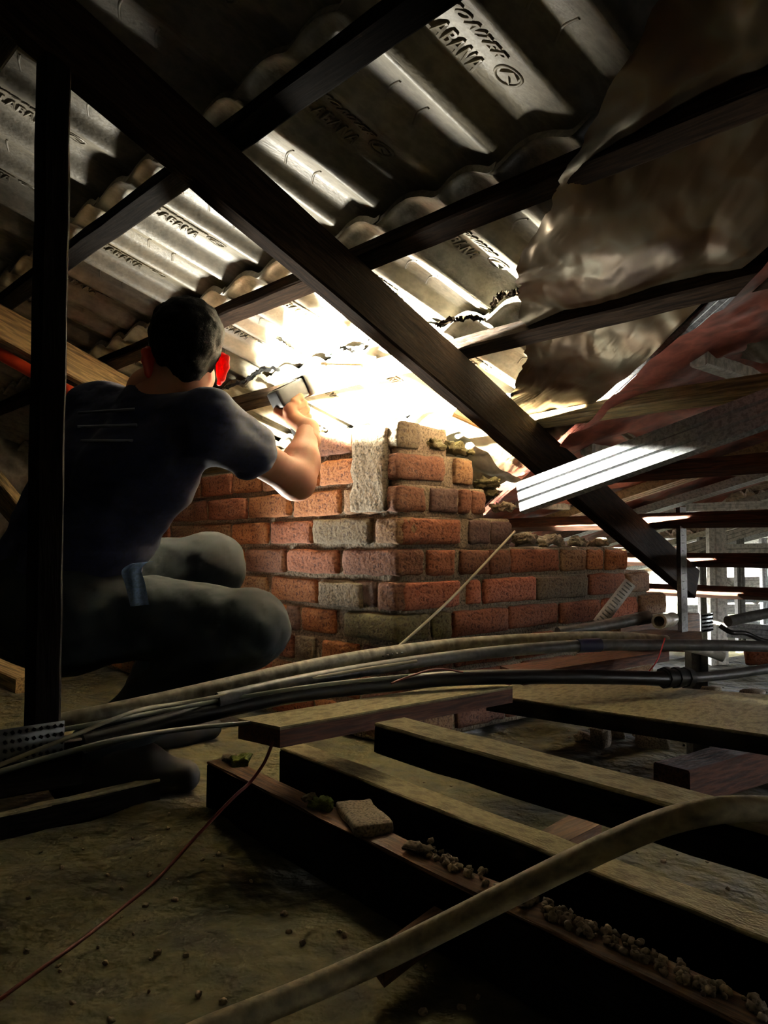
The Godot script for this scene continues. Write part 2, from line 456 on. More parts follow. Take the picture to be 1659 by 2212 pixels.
# ---------------------------------------------------------------- floor, outer walls, roof decks
func shell() -> void:
	var hgt := func(x: float, z: float) -> float:
		var b := noise.get_noise_2d(x * 14, z * 14) * 0.022 + noise.get_noise_2d(x * 60, z * 60 + 50) * 0.007
		b += maxf(0.0, noise.get_noise_2d(x * 190 + 9, z * 190) - 0.2) * 0.012
		return b
	var fl := sheet(func(u: float, v: float) -> Vector3:
		var x := -1.3 + 8.3 * pow(v, 1.4); var z := -4.5 + 6.6 * u
		return Vector3(x, hgt.call(x, z), z), 150, 170)
	struct("floor", fl, M.floor, "dirty uneven grey slab under the joists")
	struct("floor", slab(PackedVector2Array([Vector2(-1.5, -4.7), Vector2(7.2, -4.7), Vector2(7.2, 2.3), Vector2(-1.5, 2.3)]), -0.2, -0.05), M.plaster, "slab under the floor surface")
	var wall := func(called: String, a: Vector3, b: Vector3):
		var st := BoxMesh.new(); st.size = b - a
		var o := struct(called, st, M.plaster); o.position = (a + b) / 2
	wall.call("wall_back", Vector3(-1.52, -0.1, -4.7), Vector3(-1.4, 2.4, 2.3))
	# opening added low in the unseen near wall to let fill daylight in
	wall.call("wall_near", Vector3(-1.5, -0.1, 2.1), Vector3(2.8, 2.3, 2.22))
	wall.call("wall_near", Vector3(3.35, -0.1, 2.1), Vector3(7.1, 2.3, 2.22))
	wall.call("wall_near", Vector3(2.8, -0.1, 2.1), Vector3(3.35, 0.16, 2.22))
	wall.call("wall_near", Vector3(2.8, 0.38, 2.1), Vector3(3.35, 2.3, 2.22))
	wall.call("wall_far", Vector3(-1.5, -0.1, -4.72), Vector3(3.4, 2.3, -4.6))
	wall.call("wall_eave", Vector3(3.3, -0.1, -4.7), Vector3(3.42, 0.55, -3.4))
	# unseen gable at the far right, its opening added to let daylight in
	wall.call("wall_right", Vector3(7.0, -0.1, -3.9), Vector3(7.12, 2.0, -1.2))
	wall.call("wall_right", Vector3(7.0, -0.1, 0.1), Vector3(7.12, 2.0, 2.2))
	wall.call("wall_right", Vector3(7.0, -0.1, -1.2), Vector3(7.12, 0.30, 0.1))
	wall.call("wall_right", Vector3(7.0, 0.70, -1.2), Vector3(7.12, 2.0, 0.1))
	# decks above the tiles close the roof
	var deck := slab(PackedVector2Array([Vector2(-1.6, -4.75), Vector2(3.66, -4.75), Vector2(3.66, -3.72), Vector2(-0.52, 2.35), Vector2(-1.6, 2.35)]), 0.075, 0.10)
	var d := struct("ceiling", deck, M.deck); d.transform = roof
	var wx := Transform3D(Basis(Vector3.RIGHT, Vector3(0, 1, 0), Vector3(0, 0.256, 1)), Vector3(0, WING_H + 0.09, 0))
	var wd := slab(PackedVector2Array([Vector2(2.66, -2.6), Vector2(7.2, -2.6), Vector2(7.2, 2.3), Vector2(-0.53, 2.3)]), 0.0, 0.03)
	var w := struct("ceiling", wd, M.deck); w.transform = wx

# ---------------------------------------------------------------- concrete roof tiles seen from below
const PROFILE := [[-0.02, 0.0], [0.0, 0.0], [0.012, 0.003], [0.045, 0.031], [0.08, 0.036], [0.12, 0.024], [0.163, 0.002], [0.172, 0.002], [0.198, 0.028], [0.232, 0.034], [0.265, 0.021], [0.295, 0.003], [0.3, 0.0], [0.305, 0.0], [0.3065, 0.009], [0.34, 0.009]]
func profile_at(z: float) -> float:
	for i in PROFILE.size() - 1:
		if z <= PROFILE[i + 1][0]: return lerpf(PROFILE[i][1], PROFILE[i + 1][1], (z - PROFILE[i][0]) / (PROFILE[i + 1][0] - PROFILE[i][0]))
	return PROFILE[-1][1]
func tile_under(x: float, z: float) -> float:               # underside height at x from the head, z across
	var y := 0.0
	for k in 5: y += profile_at(z + (k - 2) * 0.0035) / 5.0
	return y + 0.040 * x / 0.43
func tile_mesh(sd: int) -> ArrayMesh:
	var st := new_st(0)
	var xs := [0.0, 0.010, 0.012, 0.03, 0.10, 0.17, 0.24, 0.31, 0.38, 0.425]
	var nz := 60
	var lower := func(i: int, j: int) -> Vector3:
		var z := 0.3115 * j / nz
		var y := tile_under(xs[i], z)
		y += noise.get_noise_3d(xs[i] * 60, z * 60, sd * 30.0) * 0.0012
		if i < 2: y -= 0.003
		return Vector3(xs[i], y, z)
	var upper := func(i: int, j: int) -> Vector3:
		var z := 0.3115 * j / nz
		return Vector3(xs[i], tile_under(xs[i], z) + 0.013, z)
	var nx := xs.size() - 1
	for i in nx:
		for j in nz:
			quad(st, lower.call(i, j), lower.call(i + 1, j), lower.call(i + 1, j + 1), lower.call(i, j + 1))
			quad(st, upper.call(i, j), upper.call(i, j + 1), upper.call(i + 1, j + 1), upper.call(i + 1, j))
	st.set_smooth_group(0xFFFFFFFF)
	for j in nz:
		quad(st, lower.call(0, j), lower.call(0, j + 1), upper.call(0, j + 1), upper.call(0, j))
		quad(st, lower.call(nx, j + 1), lower.call(nx, j), upper.call(nx, j), upper.call(nx, j + 1))
	for i in nx:
		quad(st, lower.call(i + 1, 0), lower.call(i, 0), upper.call(i, 0), upper.call(i + 1, 0))
		quad(st, lower.call(i, nz), lower.call(i + 1, nz), upper.call(i + 1, nz), upper.call(i, nz))
	return done(st, true)
func word(text: String, x0: float, z0: float, cap: float, length: float, shear := 0.0) -> ArrayMesh:
	var f := SystemFont.new(); f.font_names = PackedStringArray(["Droid Sans"]); f.font_weight = 700
	var t := TextMesh.new(); t.text = text; t.font = f; t.font_size = 32; t.pixel_size = 0.01; t.depth = 0.02; t.curve_step = 3.0
	t.horizontal_alignment = HORIZONTAL_ALIGNMENT_LEFT; t.vertical_alignment = VERTICAL_ALIGNMENT_BOTTOM
	var arr := t.surface_get_arrays(0) if t.get_surface_count() else t.get_mesh_arrays()
	var v: PackedVector3Array = arr[Mesh.ARRAY_VERTEX]
	var idx: PackedInt32Array = arr[Mesh.ARRAY_INDEX] if arr[Mesh.ARRAY_INDEX] != null else PackedInt32Array(range(v.size()))
	var lo := Vector3.ONE * 1e9; var hi := -lo
	for p in v: lo = lo.min(p); hi = hi.max(p)
	var st := new_st()
	for i in idx:
		var p := (v[i] - lo) / (hi - lo)
		var z := z0 + (p.y - 0.5) * cap
		var x := x0 + p.x * length + (p.y - 0.5) * shear
		st.add_vertex(Vector3(x, tile_under(x, z) - 0.0055 * (p.z) + 0.0015, z))
	st.generate_normals()
	return st.commit()
func tile_marks() -> ArrayMesh:
	var st := SurfaceTool.new(); st.begin(Mesh.PRIMITIVE_TRIANGLES)
	var idt := Transform3D()
	st.append_from(word("ELABANA", 0.092, 0.076, 0.030, 0.132), 0, idt)
	st.append_from(word("MONIER", 0.085, 0.132, 0.025, 0.140, 0.008), 0, idt)
	var c := Vector3(0.260, 0, 0.110)
	var on := func(x: float, z: float, d := 0.0) -> Vector3: return Vector3(x, tile_under(x, z) - d, z)
	var ring := []
	for i in 25: ring.append(on.call(c.x + 0.0235 * cos(TAU * i / 24), c.z + 0.0235 * sin(TAU * i / 24), 0.0005))
	st.append_from(tube(ring, 0.0030, 6, 1), 0, idt)
	# raised arrow shape inside the ring
	var g := new_st()
	for tri in [[[0.016, -0.012], [-0.016, -0.006], [-0.004, 0.003]], [[-0.016, -0.006], [-0.006, 0.018], [-0.004, 0.003]], [[0.014, 0.010], [-0.006, 0.018], [-0.004, 0.003]]]:
		var lo := []; var hi := []
		for q in tri:
			lo.append(on.call(c.x + q[0], c.z + q[1], -0.001)); hi.append(on.call(c.x + q[0], c.z + q[1], 0.0045))
		var cw: bool = (hi[1] - hi[0]).cross(hi[2] - hi[0]).y > 0
		for v in ([hi[0], hi[1], hi[2]] if cw else [hi[0], hi[2], hi[1]]): g.add_vertex(v)
		for k in 3:
			if cw: quad(g, lo[(k + 1) % 3], lo[k], hi[k], hi[(k + 1) % 3])
			else: quad(g, lo[k], lo[(k + 1) % 3], hi[(k + 1) % 3], hi[k])
	st.append_from(done(g), 0, idt)
	for k in 3:                                              # weather ridges on the second roll
		var x := 0.11 + 0.07 * k
		st.append_from(tube([on.call(x, 0.205), on.call(x - 0.012, 0.225), on.call(x - 0.016, 0.245), on.call(x - 0.018, 0.262)], 0.0028, 6, 4), 0, idt)
	return st.commit()
func tiles() -> void:
	var root := Node3D.new(); root.name = numbered("ceiling", self); add_child(root); root.transform = roof
	root.set_meta("kind", "structure"); root.set_meta("label", "underside of the concrete tiled roof, tiles lapped in courses")
	var kinds := [tile_mesh(1), tile_mesh(2), tile_mesh(3)]
	var mats := []
	for c in [Color(0.56, 0.53, 0.46), Color(0.51, 0.48, 0.42), Color(0.60, 0.56, 0.47)]:
		var m: StandardMaterial3D = M.tile.duplicate(); m.albedo_color = c; mats.append(m)
	var marks := tile_marks()
	for k in range(-2, 9):
		for j in range(-2, 13):
			var x := 0.37 + 0.345 * k
			var z := -0.575 - 0.305 * (j + 1)
			if 1.17 * (x + 0.17) + 0.76 * (z + 0.15) > 1.30: continue
			var vis := false
			for c in [[0.0, 0.0], [0.4, 0.0], [0.0, 0.31], [0.4, 0.31], [0.2, 0.15]]:
				if seen(roof_at(x + c[0], 0, z + c[1]), 120.0): vis = true
			if not vis: continue
			var pick := rng.randi() % 3
			var o := obj("tile", kinds[pick], mats[rng.randi() % 3], root)
			o.position = Vector3(x / cos(THETA), 0.0, z) + Vector3(rng.randf_range(-0.003, 0.003), rng.randf_range(-0.001, 0.001), 0)
			o.rotation.y = rng.randf_range(-0.004, 0.004)
			var l := obj("embossed_mark", marks, o.material_override, o)

# ---------------------------------------------------------------- broken brick wall: two faces meeting at a corner
const WX := 1.43
const WZ := -1.514
func course_top(c: int) -> float: return 0.803 - 0.0875 * c
func brick_walls() -> void:
	var rough := 0.0735
	# left face (plane x = WX): [course, px from, px to, tone]
	var lf := [[-1, 678, 756, "brown"], [-1, 758, 852, "grey"],
		[0, 432, 499, "red"], [0, 500, 562, "orange"], [0, 566, 640, "orange"], [0, 646, 684, "orange"], [0, 690, 766, "orange"], [0, 770, 836, "grey"],
		[1, 369, 443, "brown"], [1, 449, 530, "red"], [1, 538, 623, "orange"], [1, 631, 732, "orange"], [1, 740, 834, "tan"],
		[2, 366, 494, "tan"], [2, 499, 576, "orange"], [2, 583, 671, "red"], [2, 676, 800, "grey"], [2, 809, 858, "tan"],
		[3, 380, 460, "orange"], [3, 467, 524, "orange"], [3, 530, 613, "brown"], [3, 621, 728, "red"], [3, 736, 858, "brown"],
		[4, 420, 482, "tan"], [4, 488, 574, "tan"], [4, 582, 682, "orange"], [4, 686, 760, "grey"], [4, 766, 808, "purple"], [4, 816, 858, "brown"],
		[5, 470, 556, "tan"], [5, 564, 613, "orange"], [5, 617, 642, "purple"], [5, 648, 722, "orange"], [5, 742, 858, "moss"],
		[6, 500, 584, "tan"], [6, 590, 632, "brown"], [6, 637, 678, "grey"], [6, 692, 772, "orange"], [6, 782, 858, "purple"],
		[7, 495, 580, "red"], [7, 586, 622, "tan"], [7, 640, 700, "brown"], [7, 710, 770, "red"], [7, 780, 858, "brown"]]
	# right face (plane z = WZ)
	var rf := [[-1, 858, 908, "grey"], [0, 858, 966, "brown"], [0, 984, 1023, "tan"],
		[1, 858, 924, "brown"], [1, 933, 993, "purple"], [1, 996, 1020, "brown"], [1, 1023, 1052, "brown"],
		[2, 868, 999, "red"], [2, 1017, 1062, "purple"], [2, 1064, 1107, "purple"],
		[3, 868, 919, "pink"], [3, 925, 986, "red"], [3, 998, 1058, "brown"], [3, 1061, 1104, "brown"], [3, 1108, 1211, "red"], [3, 1215, 1268, "tan"], [3, 1271, 1307, "orange"], [3, 1311, 1357, "orange"],
		[4, 872, 994, "pink"], [4, 1012, 1041, "pink"], [4, 1047, 1159, "pink"], [4, 1161, 1270, "grey"], [4, 1275, 1351, "red"], [4, 1355, 1405, "tan"],
		[5, 880, 932, "moss"], [5, 936, 978, "moss"], [5, 982, 1099, "red"], [5, 1102, 1209, "red"], [5, 1212, 1300, "red"], [5, 1304, 1380, "pink"], [5, 1384, 1440, "tan"],
		[6, 880, 980, "brown"], [6, 986, 1110, "red"], [6, 1118, 1200, "red"], [6, 1206, 1290, "brown"], [6, 1296, 1380, "red"], [6, 1386, 1450, "brown"],
		[7, 880, 990, "brown"], [7, 1000, 1120, "red"], [7, 1130, 1240, "brown"], [7, 1250, 1380, "red"]]
	var holes := {"2_2": 1}
	var sets := [[], []]
	for b in lf:
		var y := course_top(b[0]) - 0.037
		var py := 1106.0 + 74 - (y - 0.55) * 1690 / 2.3
		sets[0].append([b[0], on_plane(b[1], py, Vector3.RIGHT, WX).z, on_plane(b[2], py, Vector3.RIGHT, WX).z, b[3]])
	for b in rf:
		var y := course_top(b[0]) - 0.037
		var py := 1180 - (y - 0.55) * 1690 / 2.3
		sets[1].append([b[0], on_plane(b[1], py, Vector3.BACK, WZ).x, on_plane(b[2], py, Vector3.BACK, WZ).x, b[3]])
	# running bond beyond what the worker hides
	var names := ["tan", "orange", "brown", "red", "orange"]
	for c in range(0, 9):
		var z0 := -3.9
		var stop := -2.50
		for b in sets[0]:
			if b[0] == c: stop = minf(stop, b[1] - 0.012) if false else stop
		var first := 0.0
		for b in sets[0]:
			if b[0] == c: first = minf(first, b[1])
		var z: float = (first if first < 0.0 else WZ - 0.02) - 0.014
		while z > z0:
			var L := 0.21 if rng.randf() < 0.7 else 0.10
			sets[0].append([c, z - L, z, names[rng.randi() % 5]]); z -= L + 0.014
		if c == 8:
			var x := WX + 0.01
			while x < 2.7:
				sets[1].append([c, x, x + 0.21, names[rng.randi() % 5]]); x += 0.224
	for side in 2:
		# mortar bed: set back behind the brick faces, one block per course, stepped like the wall
		var st := SurfaceTool.new(); st.begin(Mesh.PRIMITIVE_TRIANGLES)
		for c in range(-1, 9):
			var lo := 1e9; var hi := -1e9
			for b in sets[side]:
				if b[0] == c: lo = minf(lo, b[1]); hi = maxf(hi, b[2])
			if lo > hi: continue
			if side == 0: hi = minf(hi, WZ - 0.02)
			else: lo = maxf(lo, WX + 0.02)
			var top := course_top(c) + (0.006 if c >= 0 else -0.004)
			var size := Vector3(0.20, 0.094, hi - lo + 0.012) if side == 0 else Vector3(hi - lo + 0.012, 0.094, 0.20)
			var m := rough_box(size, 0.008, 14, 0.0055, 500 + side * 40 + c, 14.0)
			var mid := Vector3(WX + 0.012 + 0.10, top - 0.047, (lo + hi) / 2) if side == 0 else Vector3((lo + hi) / 2, top - 0.047, WZ - 0.012 - 0.10)
			st.append_from(m, 0, Transform3D(Basis(), mid))
		# smeared mortar on the corner pillar
		if side == 0:
			st.append_from(rough_box(Vector3(0.022, 0.23, 0.145), 0.008, 10, 0.008, 77, 16), 0, Transform3D(Basis(Vector3.RIGHT, 0.03), Vector3(WX + 0.001, 0.76, WZ - 0.11)))
			st.append_from(rough_box(Vector3(0.016, 0.07, 0.19), 0.006, 8, 0.006, 78, 16), 0, Transform3D(Basis(), Vector3(WX + 0.002, 0.41, WZ - 0.24)))
		var wall := struct("wall_left" if side == 0 else "wall_corner", st.commit(), M.mortar, "broken brick wall facing the crouching worker" if side == 0 else "low stepped brick wall running right from the corner")
		for b in sets[side]:
			var L: float = b[2] - b[1]
			if L < 0.01: continue
			var sd := rng.randi() % 9999
			var dep := 0.10
			var h := rough + rng.randf_range(-0.003, 0.002)
			var push := rng.randf_range(-0.005, 0.004)
			if b[0] == 3 and side == 1 and b[3] == "pink": push = 0.012
			var mesh := rough_box(Vector3(dep, h, L) if side == 0 else Vector3(L, h, dep), 0.010, 7, 0.0062, sd, 20.0)
			var o := obj("brick", mesh, M["brick_" + b[3]], wall)
			var mid: float = (b[1] + b[2]) / 2
			var y := course_top(b[0]) - h / 2 + rng.randf_range(-0.002, 0.001)
			o.position = Vector3(WX + dep / 2 + push, y, mid) if side == 0 else Vector3(mid, y, WZ - dep / 2 - push)
			o.rotation = Vector3(rng.randf_range(-0.012, 0.012), rng.randf_range(-0.015, 0.015), rng.randf_range(-0.012, 0.012))
	# clumps of mortar and moss on the broken steps
	var i := 0
	for c in [[975, 962, 0.05, "moss"], [1005, 975, 0.03, "moss"], [1050, 1040, 0.045, "moss"], [1062, 1062, 0.035, "moss"], [1085, 1092, 0.04, "mortar"], [930, 955, 0.045, "moss"], [1130, 1160, 0.05, "mortar"], [1190, 1164, 0.05, "mortar"], [1250, 1166, 0.045, "mortar"], [1290, 1168, 0.04, "mortar"], [725, 925, 0.03, "mortar"], [690, 926, 0.028, "mortar"]]:
		var p := on_plane(c[0], c[1], Vector3.BACK, WZ - 0.03) if c[0] > 860 else on_plane(c[0], c[1], Vector3.RIGHT, WX + 0.03)
		var o := obj("mortar_clump", rough_box(Vector3(c[2] * 1.6, c[2] * 0.55, c[2] * 1.2), 0.012, 9, 0.020, 60 + i, 30), M[c[3]], get_node("wall_corner" if c[0] > 860 else "wall_left"))
		o.position = p - Vector3(0, 0.006, 0); o.rotation.y = i * 1.3; i += 1

# ---------------------------------------------------------------- rafters and battens
func timber(called: String, label: String, cat: String, a: Vector3, b: Vector3, h: float, w: float, m: Material, sd: int, group := "", up := Vector3.UP, warp := 0.0015, chip := 0.0) -> MeshInstance3D:
	var o := obj(called, beam(a.distance_to(b), h, w, sd, warp, 0.004, chip), m)
	o.transform = along(a, b, up)
	tag(o, label, cat, group)
	return o
func roof_timbers() -> void:
	var where := ["just inside the top left corner of the roof", "highest one crossing over the near end of the long rafter", "crossing behind the rafter under the lettered tiles, with foil beyond it", "over the worker's head and under the torn edge of the foil", "just above the torch, pale where it leaves the rafter on the right", "behind the steel channel, fourth up from the lowest on the right", "lit pale at its left end beside the slotted upright", "white plaster smears on its face, lowest on the right", "down by the eave behind the rafter foot"]
	var k := 0
	for i in range(-1, 8):
		var x := 0.37 + 0.345 * (i + 1) + 0.048
		var m: Material = M.timber_dark if i < 1 else (M.timber_mid if i < 4 else M.timber_red)
		if i == 3: m = M.timber_pale
		timber("roof_batten", "roof batten, " + where[k], "batten", roof_at(x, -0.021, 0.35 if i < 2 else -0.55), roof_at(x, -0.021, -4.4), 0.04, 0.05, m, 20 + i, "", roof.basis.y)
		k += 1
	var za := func(x: float) -> float: return -1.225 - 0.07 * (x - 0.7) - 0.022
	var ra := roof_at(-0.75, -0.098, za.call(-0.75)); var rb := roof_at(2.88, -0.098, za.call(2.88))
	var r := timber("rafter", "long dark rafter sloping from the top left to its nailed foot at right", "rafter", ra, rb, 0.112, 0.045, M.timber_mid, 3, "", roof.basis.y, 0.002)
	var foot := rb
	var p2 := on_roof(130, 727, -0.05)
	timber("rafter", "yellowish rafter beyond the worker's back, seen on both sides of the left post", "rafter", roof_at(-1.2, -0.095, p2.z), roof_at(1.55, -0.095, p2.z - 0.05), 0.10, 0.045, M.timber_pale, 4, "", roof.basis.y)
	# bottom chord and heel plate of the rafter
	var hy := 0.265
	timber("ceiling_tie", "short timber tie under the foot of the long rafter", "timber", Vector3(2.30, hy, foot.z + 0.005), Vector3(2.86, hy, foot.z), 0.07, 0.045, M.timber_brown, 6)
	nail_plate("nail_plate", "punched nail plate joining the foot of the long rafter", at(1527, 1345, 2.74) , Vector3(1, 0, 0), Vector3(0, 0, 1), 0.085, 0.065, 7, 5)
	# left post with its nail plate
	var pb := Vector3(0.425, 0.0, -1.232)
	timber("post", "dark upright timber post standing in front of the worker at the left edge", "post", Vector3(pb.x, 0.255, pb.z), Vector3(pb.x, 1.36, pb.z), 0.042, 0.042, M.timber_dark, 8, "", Vector3.RIGHT)
	timber("ceiling_tie", "dark timber tie under the left post, below the grey conduits", "timber", Vector3(-0.1, 0.22, -1.236), Vector3(0.48, 0.22, -1.236), 0.07, 0.042, M.timber_dark, 9)
	nail_plate("nail_plate", "dark punched nail plate at the bottom of the left post", Vector3(0.40, 0.262, -1.209), Vector3(1, 0, 0), Vector3(0, 0, 1), 0.10, 0.05, 10, 4)
	# slotted steel upright beside the rafter foot
	var up_a := at(1468, 1366, 2.60); up_a = Vector3(up_a.x, 0.26, up_a.z)
	var u := thing("steel_upright", "slotted grey steel angle upright standing in front of the rafter foot", "upright", up_a)
	var prof := strip_outline([Vector2(0, 0.0), Vector2(-0.04, 0.0), Vector2(-0.04, -0.033)], 0.002)
	# outline is (y, z) swept along x: stand it up
	var a1 := obj("angle", extrude(prof, 0.42), M.galv_dull, u)
	a1.transform = Transform3D(Basis(Vector3(0, 1, 0), Vector3(-1, 0, 0), Vector3(0, 0, 1)), Vector3(-0.02, 0, 0.016))
	for s in 16:
		var o := obj("slot_rib", rough_box(Vector3(0.020, 0.004, 0.004), 0.0015, 2, 0, s), M.galv_dull, u)
		o.position = Vector3(0.0, 0.02 + s * 0.0255, 0.017)
func nail_plate(called: String, label: String, c: Vector3, right: Vector3, out: Vector3, w: float, h: float, nx: int, ny: int) -> void:
	var t := thing(called, label, "nail plate", c)
	t.basis = Basis(right, out.cross(right), out)
	obj("plate", rough_box(Vector3(w, h, 0.002), 0.0008, 2, 0, 1), M.plate, t)
	var st := SurfaceTool.new(); st.begin(Mesh.PRIMITIVE_TRIANGLES)
	for i in nx:
		for j in ny:
			var b := rough_box(Vector3(w / nx * 0.5, h / ny * 0.42, 0.006), 0.001, 1, 0, 1)
			st.append_from(b, 0, Transform3D(Basis(Vector3.BACK, 0.5 if (i + j) % 2 else -0.5), Vector3((i + 0.5) / nx * w - w / 2, (j + 0.5) / ny * h - h / 2, 0.002)))
	obj("punched_teeth", st.commit(), M.timber_dark, t)

# ---------------------------------------------------------------- foil under the tiles
func underlay() -> void:
	var edge := [[0.70, -0.30], [0.87, -0.40], [0.97, -0.56], [1.06, -0.70], [1.14, -0.80], [1.22, -0.93], [1.33, -1.02], [1.42, -1.08], [1.50, -1.13], [1.66, -1.30], [1.80, -1.60], [1.98, -1.80], [2.15, -1.95]]
	var ez := func(x: float) -> float:
		for i in edge.size() - 1:
			if x <= edge[i + 1][0]: return lerpf(edge[i][1], edge[i + 1][1], clampf((x - edge[i][0]) / (edge[i + 1][0] - edge[i][0]), 0, 1))
		return edge[-1][1]
	var f := func(u: float, v: float) -> Vector3:
		var x := 0.70 + 1.45 * u
		var e: float = ez.call(x) + noise.get_noise_1d(x * 220) * 0.018
		var r := maxf((1.18 - 1.17 * x) / 0.76 + 0.05, e + 0.06)
		var z := lerpf(e, r, v)
		var ph := fposmod(x - 0.37 - 0.048, 0.345) / 0.345
		var t := -0.004 - 0.026 * pow(sin(PI * ph), 0.8)
		t -= absf(noise.get_noise_2d(x * 9 + 40, z * 13 + x * 6)) * 0.045
		t += absf(noise.get_noise_2d(x * 70, z * 90 + x * 40 + 300)) * 0.005 - noise.get_noise_2d(x * 8, z * 9) * 0.02
		t -= 0.03 * exp(-v * 14.0) * maxf(0.0, noise.get_noise_1d(x * 60 + 7) + 0.35)
		return roof_at(x, minf(t, -0.003), z)
	var o := obj("foil_underlay", sheet(f, 150, 110), M.foil)
	tag(o, "large torn sheet of crumpled silver foil hanging under the tiles on the right", "foil sheet")
	# grey slack sheet seen beyond the rafter
	var g := func(u: float, v: float) -> Vector3:
		var x := 1.72 + 0.30 * u; var z := -2.15 + 0.62 * v
		var t := -0.075 - absf(noise.get_noise_2d(x * 34 + 5, z * 30)) * 0.05 - 0.03 * sin(PI * v)
		return roof_at(x, t, z)
	tag(obj("foil_underlay", sheet(g, 50, 50), M.foil_grey), "small slack grey foil sheet beyond the long rafter, above the stepped bricks", "foil sheet")
	# red membrane under the second roof slope
	var h := func(u: float, v: float) -> Vector3:
		var z := -2.7 + 2.9 * v
		var x := (1.20 - 0.76 * z) / 1.17 + 1.5 * u
		return Vector3(x, WING_H + 0.256 * z + 0.03 - 0.05 * absf(noise.get_noise_2d(x * 12, z * 12)) - 0.02 * absf(noise.get_noise_2d(x * 50, z * 40)), z)
	tag(obj("roof_membrane", sheet(h, 70, 90), M.foil_red), "dull red roofing membrane under the second roof slope behind the steel channels", "membrane")
	# dark torn scraps along the tile heads near the torch
	var i := 0
	var labels := ["dark torn scrap of underlay hanging from the tiles just left of the torch", "dark torn scrap of underlay along the tile edge above the torch", "dark crumpled scrap of underlay beside the rafter, above the wooden dowel", "small torn scrap where the foil ends against the lettered tile", "crumpled scrap of underlay on the batten under the foil's torn corner"]
	for s in [[[485, 838], [530, 822], [565, 800], [612, 796]], [[598, 728], [625, 745], [655, 768], [685, 782]], [[705, 768], [735, 752], [765, 758], [800, 735]], [[1062, 664], [1078, 640], [1100, 634], [1122, 632]], [[945, 702], [985, 690], [1015, 686], [1045, 690]]]:
		var pts := []
		for q in s: pts.append(on_roof(q[0], q[1], -0.03))
		var path := spline(pts, 6)
		var ii := i
		var sc := func(u: float, v: float) -> Vector3:
			var k := u * (path.size() - 1); var k0 := mini(int(k), path.size() - 2)
			var p := path[k0].lerp(path[k0 + 1], k - k0)
			var w := (v - 0.5) * (0.013 + 0.016 * noise.get_noise_1d(u * 300 + ii * 50))
			return p + roof.basis.x * w + roof.basis.y * noise.get_noise_2d(u * 240 + ii * 70, v * 60) * 0.016
		var m: Material = M.scrap if i < 3 else M.foil
		tag(obj("underlay_scrap", sheet(sc, 30, 6), m), labels[i], "foil scrap"); i += 1

# ---------------------------------------------------------------- light steel framing on the right
func channel(called: String, label: String, a: Vector3, b: Vector3, w: float, h: float, m: Material, up: Vector3, ribs := true, grp := "") -> Node3D:
	var L := a.distance_to(b)
	var t := thing(called, label, "steel channel", a, grp)
	t.transform = along(a, b, up)
	var pts := [Vector2(-h, -w / 2 + 0.010), Vector2(-h, -w / 2), Vector2(0, -w / 2), Vector2(0.0, -w * 0.25), Vector2(-0.004, -w * 0.19), Vector2(0.0, -w * 0.12), Vector2(0.0, w * 0.12), Vector2(-0.004, w * 0.19), Vector2(0.0, w * 0.25), Vector2(0, w / 2), Vector2(-h, w / 2), Vector2(-h, w / 2 - 0.010)]
	obj("web", extrude(strip_outline(pts, 0.0015), L), m, t)
	if ribs:
		var st := SurfaceTool.new(); st.begin(Mesh.PRIMITIVE_TRIANGLES)
		for i in int(L / 0.018):
			st.append_from(rough_box(Vector3(0.005, h * 0.8, 0.0035), 0.0012, 1, 0, 1), 0, Transform3D(Basis(), Vector3(0.01 + i * 0.018, -h / 2, w / 2 + 0.0005)))
		obj("flange_rib", st.commit(), m, t)
	return t
